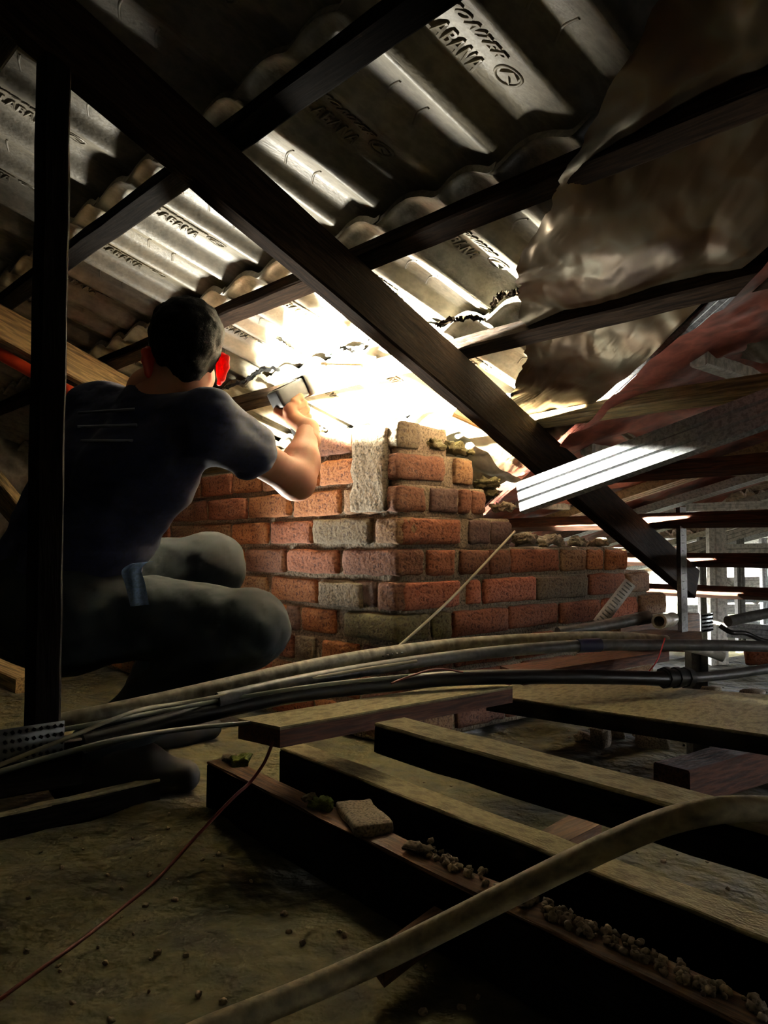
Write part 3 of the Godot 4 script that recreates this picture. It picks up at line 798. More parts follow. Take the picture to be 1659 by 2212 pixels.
func far_steel() -> void:
	# the channel that passes in front of the rafter: web turned to the torch
	var a := at(1119, 1074, 1.98); var b := at(1700, 862, 1.62)
	var dir := (b - a).normalized()
	var face := (CAM + Vector3(0.3, 0.5, -1.0) - (a + b) / 2)
	face = (face - dir * face.dot(dir)).normalized()
	channel("steel_channel", "bright galvanised steel channel passing in front of the long rafter, its cut end lit white", a, b, 0.078, 0.022, M.galv, face)
	# valley member: twin steel sections
	var v0 := on_roof(1600, 612, 0.0); var v1 := on_roof(1232, 868, 0.0); var v2 := on_roof(1062, 1085, 0.0)
	channel("steel_channel", "long steel valley section climbing to the right, seen through the gap under the foil", v2 + (v1 - v2) * -0.25, v0, 0.036, 0.012, M.galv, -roof.basis.y, false)
	var off := Vector3(0.06, -0.012, 0.02)
	channel("steel_channel", "second steel valley section close beside the long one, nearer the dark corner", v2 + off + (v1 - v2) * -0.25, v0 + off, 0.018, 0.012, M.galv, -roof.basis.y, false)
	# rafters of the second slope: x constant, rising towards +z
	var up := -WING_N.normalized()
	var txt := ["golden brown channel rafter of the second slope, just above the pale batten end", "grey channel rafter of the second slope, next beyond the golden one", "third channel rafter of the second slope, pale with a dark joint", "farthest but one channel rafter of the second slope, behind the white stud", "farthest channel rafter of the second slope, at the right edge"]
	var xs := [2.62, 3.05, 3.6, 4.3, 5.1]
	for i in 5:
		var m: Material = [M.galv_warm, M.galv, M.white_steel, M.white_steel, M.galv][i]
		var p := Vector3(xs[i], WING_H + 0.256 * -3.4 - 0.03, -3.4); var q := Vector3(xs[i] + 0.1, WING_H + 0.256 * 0.4 - 0.03, 0.4)
		channel("steel_rafter", txt[i], p, q, 0.085, 0.03, m, up, false)
	# purlins of the second slope carry its terracotta tiles
	var wx := Basis(Vector3.RIGHT, Vector3(0, 1, 0), Vector3(0, 0.256, 1))
	for i in 6:
		var z := -3.3 + 0.5 * i
		var x0 := (1.35 - 0.76 * z) / 1.17
		timber("roof_purlin", "pale purlin of the second slope, " + ["nearest the far eave", "second from the far eave", "third from the far eave", "fourth from the far eave", "fifth from the far eave", "highest in the dark corner"][i], "purlin", Vector3(x0, WING_H + 0.256 * z + 0.015, z), Vector3(6.6, WING_H + 0.256 * z + 0.015, z), 0.035, 0.04, M.white_steel, 70 + i)
	var root := Node3D.new(); root.name = numbered("ceiling", self); add_child(root); root.set_meta("kind", "structure"); root.set_meta("label", "pale tiles of the second roof slope seen from below at the right")
	var tm := [tile_mesh(5), tile_mesh(6)]
	for k in 10:
		for j in 9:
			var x := 3.0 + 0.305 * k
			var z := -0.55 - 0.345 * j
			var p := Vector3(x, WING_H + 0.256 * z + 0.035, z)
			if not seen(p, 150) or 1.17 * x + 0.76 * z < 1.3: continue
			var o := obj("tile", tm[(k + j) % 2], M.terracotta, root)
			# tile x runs down the slope (towards -z)
			o.transform = Transform3D(Basis(Vector3(0, -0.248, -0.969), Vector3(0, 0.969, -0.248), Vector3(1, 0, 0)), p)
	# studs, rails and braces
	var stud := func(label: String, px: float, py: float, d: float, w: float, top: float, m: Material):
		var p := at(px, py, d)
		var t := thing("steel_stud", label, "steel stud", Vector3(p.x, 0.0, p.z))
		var o := obj("channel", extrude(strip_outline([Vector2(-0.02, -w / 2), Vector2(0.015, -w / 2), Vector2(0.015, w / 2), Vector2(-0.02, w / 2)], 0.002), top), m, t)
		o.transform = Transform3D(Basis(Vector3.UP, deg_to_rad(-42)) * Basis(Vector3(0, 1, 0), Vector3(0, 0, 1), Vector3(1, 0, 0)), Vector3.ZERO)
		var h := obj("flange", extrude(strip_outline([Vector2(0.0155, -w * 0.2), Vector2(0.019, -w * 0.1), Vector2(0.019, w * 0.1), Vector2(0.0155, w * 0.2)], 0.0015), top), m, t)
		h.transform = o.transform
	stud.call("wide white steel stud behind the two red battens at right", 1548, 1230, 3.6, 0.075, 0.78, M.white_steel)
	stud.call("thin dark steel stud right of the wide white one", 1598, 1290, 4.0, 0.035, 0.62, M.galv_dull)
	stud.call("thin dark stud left of the wide white one, half hidden by the upright", 1516, 1250, 4.2, 0.03, 0.60, M.galv_dull)
	stud.call("slim bluish stud at the far right edge by the eave", 1650, 1270, 4.8, 0.03, 0.60, M.galv)
	var rail := func(label: String, p: Array, q: Array, h: float, m: Material):
		channel("steel_rail", label, at(p[0], p[1], p[2]), at(q[0], q[1], q[2]), h, 0.03, m, Vector3(-0.674, 0, 0.738), false)
	rail.call("pale horizontal rail between the studs, just above the lowest red batten", [1560, 1192, 3.8], [1720, 1188, 3.9], 0.07, M.white_steel)
	rail.call("lower grey rail behind the studs, near the floor on the right", [1540, 1292, 4.3], [1720, 1290, 4.5], 0.05, M.galv)
	rail.call("pale flat sheet rail along the floor at the right edge", [1570, 1360, 3.3], [1720, 1372, 3.2], 0.06, M.galv)
	rail.call("diagonal pale brace between the far studs", [1555, 1245, 4.4], [1640, 1300, 4.4], 0.035, M.white_steel)
	rail.call("diagonal pale brace running behind the golden channel", [1480, 1190, 4.0], [1700, 1120, 3.9], 0.05, M.white_steel)
	rail.call("far pale fascia rail behind all the studs, highest of the three by the eave", [1470, 1262, 5.4], [1740, 1256, 5.4], 0.075, M.white_steel)
	rail.call("far pale fascia rail behind all the studs, middle of the three by the eave", [1470, 1318, 5.2], [1740, 1314, 5.2], 0.06, M.white_steel)
	rail.call("far grey sill rail behind all the studs, lowest of the three by the eave", [1470, 1352, 5.0], [1740, 1350, 5.0], 0.05, M.galv)
	rail.call("upper pale rail meeting the slotted upright", [1480, 1096, 3.3], [1720, 1088, 3.4], 0.03, M.white_steel)
	# broken mortar chunks lying on the valley boards
	var i := 0
	var chunk := ["largest pale mortar chunk above the red battens, left end of the upper heap", "pale mortar chunk right beside the largest one in the upper heap", "pale mortar chunk near the right edge in the upper heap", "small mortar chunk at the bottom of the upper heap", "mortar chunk highest and farthest right in the upper heap", "mortar chunk left of the pair under the upper dark batten at right", "mortar chunk right of the pair under the upper dark batten at right", "mortar chunk left of the pair just above the rafter beside the golden channel", "mortar chunk right of the pair just above the rafter beside the golden channel"]
	for c in [[1560, 952, 2.9, 0.075], [1592, 945, 2.95, 0.07], [1632, 955, 3.0, 0.06], [1600, 968, 2.9, 0.05], [1655, 930, 2.9, 0.06], [1555, 1052, 3.5, 0.06], [1585, 1046, 3.5, 0.07], [1375, 1048, 3.2, 0.05], [1395, 1042, 3.2, 0.05]]:
		var o := obj("mortar_chunk", rough_box(Vector3(c[3], c[3] * 0.7, c[3] * 0.9), c[3] * 0.12, 4, c[3] * 0.16, 300 + i, 12, true), M.terracotta)
		o.position = at(c[0], c[1], c[2]); o.rotation = Vector3(i, i * 2.1, i * 0.7); i += 1
		tag(o, chunk[i - 1], "mortar chunk", "mortar chunks heaped along the second slope")

# ---------------------------------------------------------------- joists, planks and boards near the floor
func board(called: String, label: String, cat: String, px: Array, y: float, th: float, m: Material, top: Material = null) -> MeshInstance3D:
	var pts := PackedVector2Array(); var c := Vector2.ZERO
	for q in px:
		var p := on_y(q[0], q[1], y); pts.append(Vector2(p.x, p.z)); c += Vector2(p.x, p.z)
	c /= px.size()
	for i in pts.size(): pts[i] -= c
	var o := obj(called, slab(pts, -th, 0), m)
	o.position = Vector3(c.x, y - 0.003, c.y)
	tag(o, label, cat)
	if top != null: obj("lit_top", slab(pts, -0.003, 0.003), top, o)  # paler slab: light falling on the top is painted in
	return o
func joist(label: String, p: Array, q: Array, y: float, h: float, w: float, m: Material, sd: int, chip := 0.0) -> void:
	var a := on_y(p[0], p[1], y); var b := on_y(q[0], q[1], y)
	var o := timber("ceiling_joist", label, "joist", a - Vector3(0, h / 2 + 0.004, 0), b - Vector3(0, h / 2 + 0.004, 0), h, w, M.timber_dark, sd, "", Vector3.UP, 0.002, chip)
	var top := obj("lit_top", beam(a.distance_to(b), 0.006, w - 0.001, sd, 0.0012, 0.002, chip), m, o)  # dark sides, paler top: shade and light put into the colours
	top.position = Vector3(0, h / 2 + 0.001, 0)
func lower_timbers() -> void:
	joist("sawn joist with light painted into its pale top, running out from under the short plank, highest of the three", [842, 1556], [1800, 1806], 0.27, 0.045, 0.066, M.timber_lit_pale, 31)
	joist("grey joist crossing under the thick hose, middle one of the three", [632, 1610], [1900, 2090], 0.13, 0.12, 0.058, M.timber_lit_pale, 32)
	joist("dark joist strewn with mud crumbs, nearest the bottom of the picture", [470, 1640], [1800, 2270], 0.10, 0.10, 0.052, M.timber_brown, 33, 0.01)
	board("plank", "short thick plank with light painted into its pale top, lying under the black pipe", "plank", [[515, 1552], [605, 1570], [1107, 1482], [1035, 1468]], 0.24, 0.033, M.timber_red, M.timber_lit_pale)
	board("board", "wide board with light painted into its pale top, lying flat on the right below the black pipe", "board", [[1050, 1500], [1720, 1596], [1760, 1508], [1150, 1462]], 0.20, 0.035, M.timber_dark, M.timber_lit_pale)
	board("plank", "reddish plank under the conduits near the red tie wire", "plank", [[1130, 1452], [1445, 1404], [1400, 1392], [1080, 1436]], 0.235, 0.03, M.timber_red)
	board("board", "short brown board with a sawn end behind the grey conduits, under the pipe elbow", "board", [[1240, 1374], [1517, 1386], [1515, 1362], [1290, 1351]], 0.27, 0.03, M.timber_brown)
	board("board", "thin pale board end under the worker's knee, behind the conduit", "board", [[455, 1462], [500, 1476], [545, 1464], [500, 1448]], 0.14, 0.03, M.timber_lit_pale)
	board("noggin", "short noggin between the pale joist and the grey joist", "timber", [[1155, 1797], [1217, 1816], [1300, 1774], [1232, 1755]], 0.128, 0.05, M.timber_brown)
	board("board_offcut", "three cornered board offcut on the floor beside the thick hose", "board", [[955, 1940], [800, 2050], [830, 2090], [1000, 1962]], 0.06, 0.02, M.timber_brown)
	var t0 := on_y(1450, 1660, 0.07); var t1 := on_y(1740, 1580, 0.07)
	timber("timber_offcut", "reddish square timber lying on the floor at the right edge below the wide board", "timber", t0 - Vector3(0, 0.035, 0), t1 - Vector3(0, 0.035, 0), 0.08, 0.09, M.timber_red, 41)
	# timbers behind the left post
	timber("timber_offcut", "pale timber lying low behind the left post at the left edge", "timber", at(-60, 1425, 2.5), at(62, 1478, 2.3), 0.045, 0.08, M.timber_pale, 42)
	timber("timber_offcut", "yellowish timber leaning behind the worker at the left edge", "timber", at(-40, 1010, 3.0), at(50, 1120, 2.7), 0.09, 0.045, M.timber_pale, 43)
	joist("low tie with light painted into its pale top, crossing the dark at the lower left", [-60, 1768], [340, 1680], 0.05, 0.05, 0.028, M.timber_lit_pale, 44, 0.03)

# ---------------------------------------------------------------- conduits, pipes and cables
func run(called: String, label: String, cat: String, pts: Array, r: float, m: Material, sides := 14) -> MeshInstance3D:
	var ps := []
	for p in pts: ps.append(at(p[0], p[1], p[2]))
	var o := obj(called, tube(ps, r, sides, 10), m)
	tag(o, label, cat)
	return o
func pipes() -> void:
	run("conduit", "pale grey plastic conduit rising from the left post to the middle of the wall", "conduit", [[125, 1559, 1.38], [280, 1527, 1.43], [400, 1500, 1.49], [560, 1463, 1.58], [700, 1433, 1.68], [850, 1408, 1.80], [1000, 1390, 1.92], [1200, 1378, 2.0], [1330, 1376, 2.05], [1440, 1384, 2.1]], 0.0145, M.pvc, 18)
	for k in 6: obj("printed_mark", rough_box(Vector3(0.006 + 0.002 * (k % 3), 0.0012, 0.004), 0.0004, 1, 0, 1), M.print, get_node("conduit")).transform = Transform3D(Basis(Vector3.UP, deg_to_rad(18)) * Basis(Vector3.RIGHT, 0.9), at(818 + k * 10, 1419 - k * 1.9, 1.765))
	var g2 := [[470, 1512, 1.46], [640, 1474, 1.56], [830, 1440, 1.70], [1000, 1416, 1.81], [1140, 1402, 1.85], [1270, 1394, 1.90], [1450, 1393, 1.96], [1600, 1395, 2.0], [1720, 1398, 2.05]]
	run("conduit", "dark grey conduit with a blue coupling running to the right edge", "conduit", g2, 0.0140, M.pvc_grey, 18)
	tag(obj("pipe_coupling", tube([at(1248, 1395, 1.89), at(1296, 1393, 1.905)], 0.0165, 20, 1, 0.0138), M.pvc_blue), "dark blue coupling on the grey conduit", "pipe coupling")
	run("water_pipe", "black polyethylene pipe lying over the plank and wide board", "pipe", [[180, 1606, 1.32], [420, 1546, 1.44], [640, 1500, 1.55], [830, 1478, 1.64], [960, 1466, 1.69], [1100, 1462, 1.73], [1280, 1462, 1.79], [1440, 1466, 1.85]], 0.0165, M.hdpe, 18)
	run("water_pipe", "grey pipe leaving the black fitting towards the right edge", "pipe", [[1470, 1464, 1.90], [1520, 1462, 1.93], [1600, 1453, 1.97], [1720, 1434, 2.02]], 0.0125, M.pvc_grey, 16)
	var fit := thing("pipe_fitting", "black ribbed compression fitting joining the black pipe to the grey one", "pipe fitting", at(1430, 1464, 1.85))
	var fd := at(1490, 1463, 1.91) - at(1430, 1464, 1.85)
	obj("body", tube([Vector3.ZERO, fd], 0.021, 16, 1), M.hdpe, fit)
	for q in 3: obj("nut", tube([fd * (0.05 + 0.36 * q), fd * (0.22 + 0.36 * q)], 0.0255, 8, 1), M.hdpe, fit)
	run("cable", "thin pale cable lying over the dark ones from the left edge", "cable", [[-30, 1664, 1.097], [150, 1592, 1.181], [290, 1537, 1.256], [380, 1520, 1.40], [450, 1508, 1.44], [600, 1479, 1.53], [760, 1450, 1.62], [900, 1428, 1.70]], 0.0034, M.cable_pale, 8)
	run("cable", "greenish cable just below the conduit at the left edge", "cable", [[-30, 1606, 1.135], [130, 1577, 1.209], [250, 1555, 1.265], [430, 1521, 1.44], [620, 1490, 1.50], [740, 1474, 1.56], [880, 1460, 1.64]], 0.0042, M.cable_green, 8)
	run("cable", "lowest dark green cable fading out at the lower left", "cable", [[-30, 1676, 1.042], [130, 1629, 1.116], [270, 1594, 1.181], [420, 1572, 1.33], [560, 1560, 1.40]], 0.0042, M.cable_green, 8)
	run("cable", "thin pale cable looping beside the printed conduit", "cable", [[590, 1470, 1.62], [660, 1452, 1.66], [720, 1447, 1.68], [790, 1438, 1.70], [860, 1430, 1.72]], 0.0026, M.cable_pale, 8)
	run("cable", "red brown cable sagging over the floor at the lower left", "cable", [[590, 1600, 1.25], [572, 1645, 1.24], [540, 1690, 1.24], [505, 1722, 1.22], [430, 1800, 1.20], [340, 1898, 1.14], [250, 1972, 1.08], [170, 2035, 1.02], [90, 2092, 0.97], [-30, 2180, 0.91]], 0.0026, M.cable_red, 8)
	run("cable", "short red brown cable end arching over the black pipe", "cable", [[845, 1476, 1.60], [890, 1459, 1.62], [930, 1447, 1.64], [962, 1446, 1.66], [1000, 1452, 1.68]], 0.0022, M.cable_red, 8)
	run("tie_wire", "bright red tie wire around the grey conduit", "wire", [[1436, 1378, 1.93], [1432, 1392, 1.925], [1420, 1425, 1.90], [1402, 1450, 1.88]], 0.0017, M.tie_red, 8)
	run("hose", "thick beige hose curving across the joists in the foreground", "hose", [[380, 2262, 0.74], [440, 2230, 0.76], [640, 2150, 0.80], [830, 2066, 0.83], [1030, 1966, 0.83], [1230, 1866, 0.82], [1380, 1797, 0.81], [1470, 1766, 0.80], [1560, 1749, 0.80], [1659, 1748, 0.81], [1760, 1756, 0.82]], 0.0135, M.hose, 20)
	run("rod", "thin straight rod leaning across the corner of the brick wall", "rod", [[1112, 1148, 2.38], [1000, 1267, 2.18], [930, 1335, 2.05], [848, 1408, 1.92]], 0.0038, M.cable_pale, 8)
	run("waste_pipe", "grey pipe stub in front of the right end of the brick wall", "pipe", [[1205, 1367, 2.40], [1300, 1352, 2.45], [1380, 1336, 2.50]], 0.0185, M.pvc_grey, 18)
	tag(obj("pipe_coupling", tube([at(1376, 1337, 2.50), at(1400, 1333, 2.52)], 0.021, 20, 1), M.pvc_grey), "grey socket on the end of the pipe stub by the wall", "pipe coupling")
	var el := thing("pipe_elbow", "beige plastic pipe elbow with its open mouth facing the camera, by the wall foot", "pipe elbow", at(1438, 1340, 2.50))
	var m0 := at(1424, 1342, 2.44) - at(1438, 1340, 2.50)
	obj("socket", tube([m0, m0 * 0.1, at(1447, 1340, 2.52) - at(1438, 1340, 2.50), at(1452, 1336, 2.60) - at(1438, 1340, 2.50)], 0.021, 20, 6, 0.0165), M.pvc, el)
	obj("collar", tube([m0 * 1.05, m0 * 0.45], 0.0235, 20, 1, 0.0165), M.pvc, el)
	run("waste_pipe", "grey pipe slanting down at the right edge behind the rafter foot", "pipe", [[1572, 1342, 2.9], [1660, 1324, 3.0], [1740, 1308, 3.1]], 0.02, M.pvc_grey, 16)
	run("waste_pipe", "short white pipe stub poking out under the grey conduit on the right", "pipe", [[1478, 1396, 1.99], [1530, 1408, 2.02], [1562, 1420, 2.02]], 0.0125, M.white_steel, 16)
	run("cable", "black cable loop behind the rafter foot at right", "cable", [[1555, 1352, 2.6], [1580, 1366, 2.58], [1610, 1368, 2.6], [1650, 1384, 2.6], [1700, 1390, 2.6]], 0.008, M.hdpe, 10)
	# steel stub post
	var sp := on_y(1508, 1632, 0.0)
	var st := thing("steel_stub", "dark steel stub post standing behind the wide board on the right", "post", sp)
	var o := obj("channel", extrude(strip_outline([Vector2(-0.02, -0.02), Vector2(0.02, -0.02), Vector2(0.02, 0.02), Vector2(-0.02, 0.02)], 0.002), 0.285), M.galv_dull, st)
	o.transform = Transform3D(Basis(Vector3.UP, deg_to_rad(140)) * Basis(Vector3(0, 1, 0), Vector3(0, 0, 1), Vector3(1, 0, 0)), Vector3.ZERO)
	# slotted strip leaning on the wall
	var sa := at(1292, 1348, 2.52); var sb := at(1362, 1258, 2.66)
	var pl := thing("slotted_strip", "pale slotted metal strip leaning against the right end of the brick wall", "metal strip", sa)
	pl.transform = along(sa, sb, Vector3(-0.6, 0.3, 0.7))
	var L := sa.distance_to(sb)
	obj("strip", rough_box(Vector3(L, 0.003, 0.042), 0.001, 2, 0, 1), M.white_steel, pl).position = Vector3(L / 2, 0, 0)
	for i in 13: obj("slot", rough_box(Vector3(0.0055, 0.004, 0.024), 0.0015, 2, 0, 2), M.galv_dull, pl).position = Vector3((i + 0.7) * L / 13.5, 0.0013, 0)

# ---------------------------------------------------------------- the worker
const MAN := Vector3(0.76, 0.0, -1.80)
const HAND := Vector3(1.262, 0.912, -1.690)
const TORCH := Vector3(1.254, 0.970, -1.765)
const BEAM := Vector3(0.75, 0.43, 0.13)
func bn(a: Vector3, b: Vector3, ra: float, rb: float, k := 0.035) -> Array:
	return [a - MAN, b - MAN, ra, rb, k]
func chain(pts: Array, rs: Array, k := 0.004) -> Array:
	var out := []
	for i in pts.size() - 1: out.append(bn(pts[i], pts[i + 1], rs[i], rs[i + 1], k))
	return out
func person() -> void:
	var t := thing("person", "person in dark blue t-shirt and dark jeans squatting, back turned, holding up a torch", "person", MAN)
	var hipR := Vector3(0.715, 0.40, -1.80); var hipL := Vector3(0.66, 0.43, -2.02)
	var kneeR := Vector3(0.985, 0.365, -1.515); var kneeL := Vector3(1.055, 0.500, -1.815)
	var ankR := Vector3(0.70, 0.115, -1.70); var ankL := Vector3(0.93, 0.10, -2.0)
	var pel := (hipR + hipL) / 2
	var waist := Vector3(0.72, 0.57, -1.865); var chest := Vector3(0.775, 0.73, -1.765); var neck := Vector3(0.815, 0.875, -1.685)
	var shR := Vector3(0.858, 0.818, -1.512); var shL := Vector3(0.775, 0.885, -1.91)
	var elR := Vector3(1.135, 0.709, -1.562); var wrR := Vector3(1.240, 0.858, -1.655)
	var elL := Vector3(0.88, 0.60, -2.10); var wrL := Vector3(0.98, 0.47, -2.02)
	var hc := Vector3(0.862, 0.995, -1.622)
	var f := Vector3(0.38, -0.14, -0.92).normalized(); var r := f.cross(Vector3.UP).normalized(); var u := r.cross(f)
	# skin: one continuous figure
	var b := []
	b.append_array([bn(hipR, hipL, 0.10, 0.10), bn(pel, waist, 0.10, 0.085), bn(waist, chest, 0.085, 0.09), bn(chest, neck - Vector3(0, 0.05, 0), 0.085, 0.05), bn(neck - Vector3(0, 0.06, 0), neck, 0.05, 0.056), bn(shR, shL, 0.045, 0.045)])
	b.append_array([bn(shR, elR, 0.050, 0.041), bn(elR, elR.lerp(wrR, 0.35), 0.042, 0.043), bn(elR.lerp(wrR, 0.35), wrR, 0.043, 0.028), bn(shL, elL, 0.05, 0.04), bn(elL, wrL, 0.042, 0.028)])
	b.append_array([bn(hipR, kneeR, 0.085, 0.055), bn(kneeR, ankR, 0.055, 0.04), bn(hipL, kneeL, 0.085, 0.055), bn(kneeL, ankL, 0.055, 0.04)])
	b.append_array([bn(neck, hc - u * 0.05 - f * 0.015, 0.060, 0.056, 0.03), bn(hc - f * 0.035 + u * 0.025, hc + f * 0.025 + u * 0.02, 0.073, 0.070, 0.02)])
	var body := obj("body", nets(b, 0.012), M.skin, t)
	# the head (finer)
	var hd := [bn(neck + u * 0.03, hc - u * 0.06 - f * 0.01, 0.060, 0.057, 0.03), bn(hc - f * 0.035 + u * 0.025, hc + f * 0.025 + u * 0.02, 0.074, 0.071, 0.02),
		bn(hc + f * 0.045 - u * 0.03, hc + f * 0.055 - u * 0.085, 0.052, 0.032, 0.03), bn(hc + f * 0.03 + r * 0.04 - u * 0.05, hc + f * 0.05 + r * 0.01 - u * 0.095, 0.03, 0.022, 0.03), bn(hc + f * 0.03 - r * 0.04 - u * 0.05, hc + f * 0.05 - r * 0.01 - u * 0.095, 0.03, 0.022, 0.03),
		bn(hc + f * 0.098 - u * 0.012, hc + f * 0.116 - u * 0.048, 0.009, 0.013, 0.015), bn(hc + f * 0.092 + r * 0.03 + u * 0.012, hc + f * 0.094 - r * 0.03 + u * 0.012, 0.012, 0.012, 0.02),
		bn(hc + f * 0.093 + r * 0.018 - u * 0.072, hc + f * 0.093 - r * 0.018 - u * 0.072, 0.008, 0.008, 0.006), bn(hc + f * 0.09 + r * 0.018 - u * 0.083, hc + f * 0.09 - r * 0.018 - u * 0.083, 0.008, 0.008, 0.006)]
	obj("head", nets(hd, 0.005), M.skin, t)
	for s in [-1.0, 1.0]:
		var ey := obj("eye", rough_box(Vector3(0.022, 0.022, 0.022), 0.011, 4, 0, 1), plain(Color(0.9, 0.88, 0.85), 0.2), t)
		ey.position = hc + f * 0.084 + r * 0.031 * s - u * 0.008 - MAN
		var ir := obj("iris", rough_box(Vector3(0.010, 0.010, 0.010), 0.005, 3, 0, 1), plain(Color(0.08, 0.05, 0.03), 0.2), ey)
		ir.position = f * 0.0075
		# ears: flattened cups standing out from the head
		var e0: Vector3 = hc + r * 0.076 * s - u * 0.038 - f * 0.012
		var eb := chain([e0 + f * 0.014 + u * 0.02, e0 + u * 0.031 - f * 0.004 + r * 0.006 * s, e0 - f * 0.018 + u * 0.02 + r * 0.014 * s, e0 - f * 0.018 - u * 0.002 + r * 0.014 * s, e0 - f * 0.006 - u * 0.026 + r * 0.006 * s, e0 + f * 0.006 - u * 0.034], [0.005, 0.0065, 0.0068, 0.0062, 0.006, 0.006], 0.006)
		eb.append(bn(e0 + u * 0.015 + r * 0.003 * s, e0 - u * 0.018 + r * 0.002 * s, 0.012, 0.009, 0.008))
		obj("ear", nets(eb, 0.003), M.ear, t)
	var hb := [bn(hc - f * 0.036 + u * 0.030, hc + f * 0.040 + u * 0.036, 0.083, 0.077, 0.02), bn(hc - f * 0.05 - u * 0.01, hc - f * 0.042 - u * 0.055, 0.062, 0.040, 0.03), bn(hc + r * 0.038 - f * 0.03, hc + r * 0.044 - f * 0.025 - u * 0.035, 0.034, 0.02, 0.02), bn(hc - r * 0.038 - f * 0.03, hc - r * 0.044 - f * 0.025 - u * 0.035, 0.034, 0.02, 0.02)]
	obj("hair", nets(hb, 0.006, 0.02, func(p: Vector3, d: float) -> float: return d + noise.get_noise_3dv(p * 260) * 0.006), M.hair, t)
	# right hand closed round the torch grip
	var D := BEAM.normalized(); var R := D.cross(Vector3.UP).normalized(); var U := R.cross(D)
	var gc := TORCH - U * 0.052 - D * 0.012
	var hand := [bn(wrR - (HAND - wrR) * 0.6, wrR, 0.031, 0.027, 0.01), bn(wrR, gc + R * 0.026 - D * 0.022 - U * 0.012, 0.027, 0.022, 0.015), bn(gc + R * 0.030 - D * 0.018 + U * 0.018, gc + R * 0.033 + D * 0.004 + U * 0.022, 0.014, 0.012, 0.012), bn(gc + R * 0.030 - D * 0.018 - U * 0.022, gc + R * 0.032 + D * 0.004 - U * 0.024, 0.014, 0.011, 0.012), bn(gc + R * 0.028 - D * 0.022 + U * 0.012, gc + R * 0.028 - D * 0.022 - U * 0.02, 0.018, 0.018, 0.012)]
	for i in 4:
		var y := 0.030 - 0.0195 * i
		var ln: float = [0.95, 1.05, 1.0, 0.82][i]
		hand.append_array(chain([gc + R * 0.034 + U * y, gc + R * 0.030 + D * 0.026 * ln + U * (y + 0.003), gc - R * 0.004 + D * 0.037 * ln + U * y, gc - R * 0.030 + D * 0.022 * ln + U * y, gc - R * (0.033 * ln) - D * 0.002 + U * y], [0.0105, 0.0105, 0.0098, 0.009, 0.008], 0.003))
	hand.append_array(chain([gc + R * 0.012 - D * 0.030 + U * 0.0, gc - R * 0.010 - D * 0.036 + U * 0.022, gc - R * 0.030 - D * 0.020 + U * 0.034, gc - R * 0.034 + D * 0.006 + U * 0.038], [0.015, 0.012, 0.0105, 0.009], 0.006))
	obj("hand", nets(hand, 0.0032), M.skin, t)
	# left hand resting on the left knee
	var lh := [bn(elL.lerp(wrL, 0.6), wrL, 0.032, 0.026, 0.01), bn(wrL, wrL + Vector3(0.03, -0.005, 0.035), 0.024, 0.022, 0.015)]
	for i in 4:
		var o := Vector3(0.028 - i * 0.016, -0.004, 0.03 + i * 0.010)
		lh.append_array(chain([wrL + o, wrL + o + Vector3(0.018, -0.004, 0.026), wrL + o + Vector3(0.03, -0.022, 0.040), wrL + o + Vector3(0.034, -0.042, 0.046)], [0.0105, 0.0095, 0.009, 0.008], 0.003))
	lh.append_array(chain([wrL + Vector3(-0.01, 0, 0.01), wrL + Vector3(-0.02, -0.01, 0.04), wrL + Vector3(-0.012, -0.025, 0.062)], [0.013, 0.011, 0.009], 0.006))
	obj("hand", nets(lh, 0.004), M.skin, t)
	# shirt
	var lat := (shR - shL).normalized()
	var fold := func(p: Vector3, d: float) -> float:
		var q := p + MAN
		return d + noise.get_noise_3d(q.x * 40, q.y * 95, q.z * 40) * 0.016 + sin(q.y * 60 + q.z * 26 + noise.get_noise_3dv(q * 30) * 6) * 0.0022
	var cut := lat * 0.085
	var sb := [bn(pel + Vector3(0.0, 0.05, 0) + lat * 0.07, waist + lat * 0.06, 0.125, 0.118), bn(pel + Vector3(0, 0.05, 0) - lat * 0.07, waist - lat * 0.06, 0.125, 0.118), bn(waist + lat * 0.06, chest + cut, 0.118, 0.122), bn(waist - lat * 0.06, chest - cut, 0.118, 0.122),
		bn(chest + cut, shR - lat * 0.06 - Vector3(0, 0.02, 0), 0.118, 0.075), bn(chest - cut, shL + lat * 0.06 - Vector3(0, 0.02, 0), 0.118, 0.075), bn(shR, shL, 0.066, 0.066), bn(neck - Vector3(0, 0.03, 0), neck, 0.085, 0.066, 0.03),
		bn(shR, shR.lerp(elR, 0.44), 0.068, 0.067, 0.03), bn(shL, shL.lerp(elL, 0.58), 0.068, 0.066, 0.03)]
	obj("shirt", nets(sb, 0.011, 0.035, fold), M.shirt, t)
	var sv: PackedVector3Array = t.get_node("shirt").mesh.surface_get_arrays(0)[Mesh.ARRAY_VERTEX]
	for line in [[170, 892, 292, 884], [168, 922, 296, 918], [176, 952, 288, 952]]:
		var pts2 := []
		for k in 7:
			var rr := ray(lerpf(line[0], line[2], k / 6.0), lerpf(line[1], line[3], k / 6.0)).normalized()
			var best := 1e9; var dd := 0.0; var cnt := 0.0; var acc := 0.0
			for v in sv:
				var q := v + MAN - CAM; var d := q.dot(rr)
				if (q - rr * d).length_squared() < 0.00030: best = minf(best, d)
			for v in sv:
				var q := v + MAN - CAM; var d := q.dot(rr)
				if (q - rr * d).length_squared() < 0.00030 and d < best + 0.03: acc += d; cnt += 1.0
			if cnt > 0.0: pts2.append(CAM + rr * (acc / cnt - 0.003) - MAN)
		if pts2.size() > 3:
			obj("printed_line", tube(pts2, 0.0035, 6, 4), M.shirt_print, t)
	var sl := shR.lerp(elR, 0.62); var sd := (elR - shR).normalized()
	obj("sleeve_hem", tube([sl - sd * 0.012, sl + sd * 0.010], 0.0645, 28, 1, 0.060), M.shirt, t)
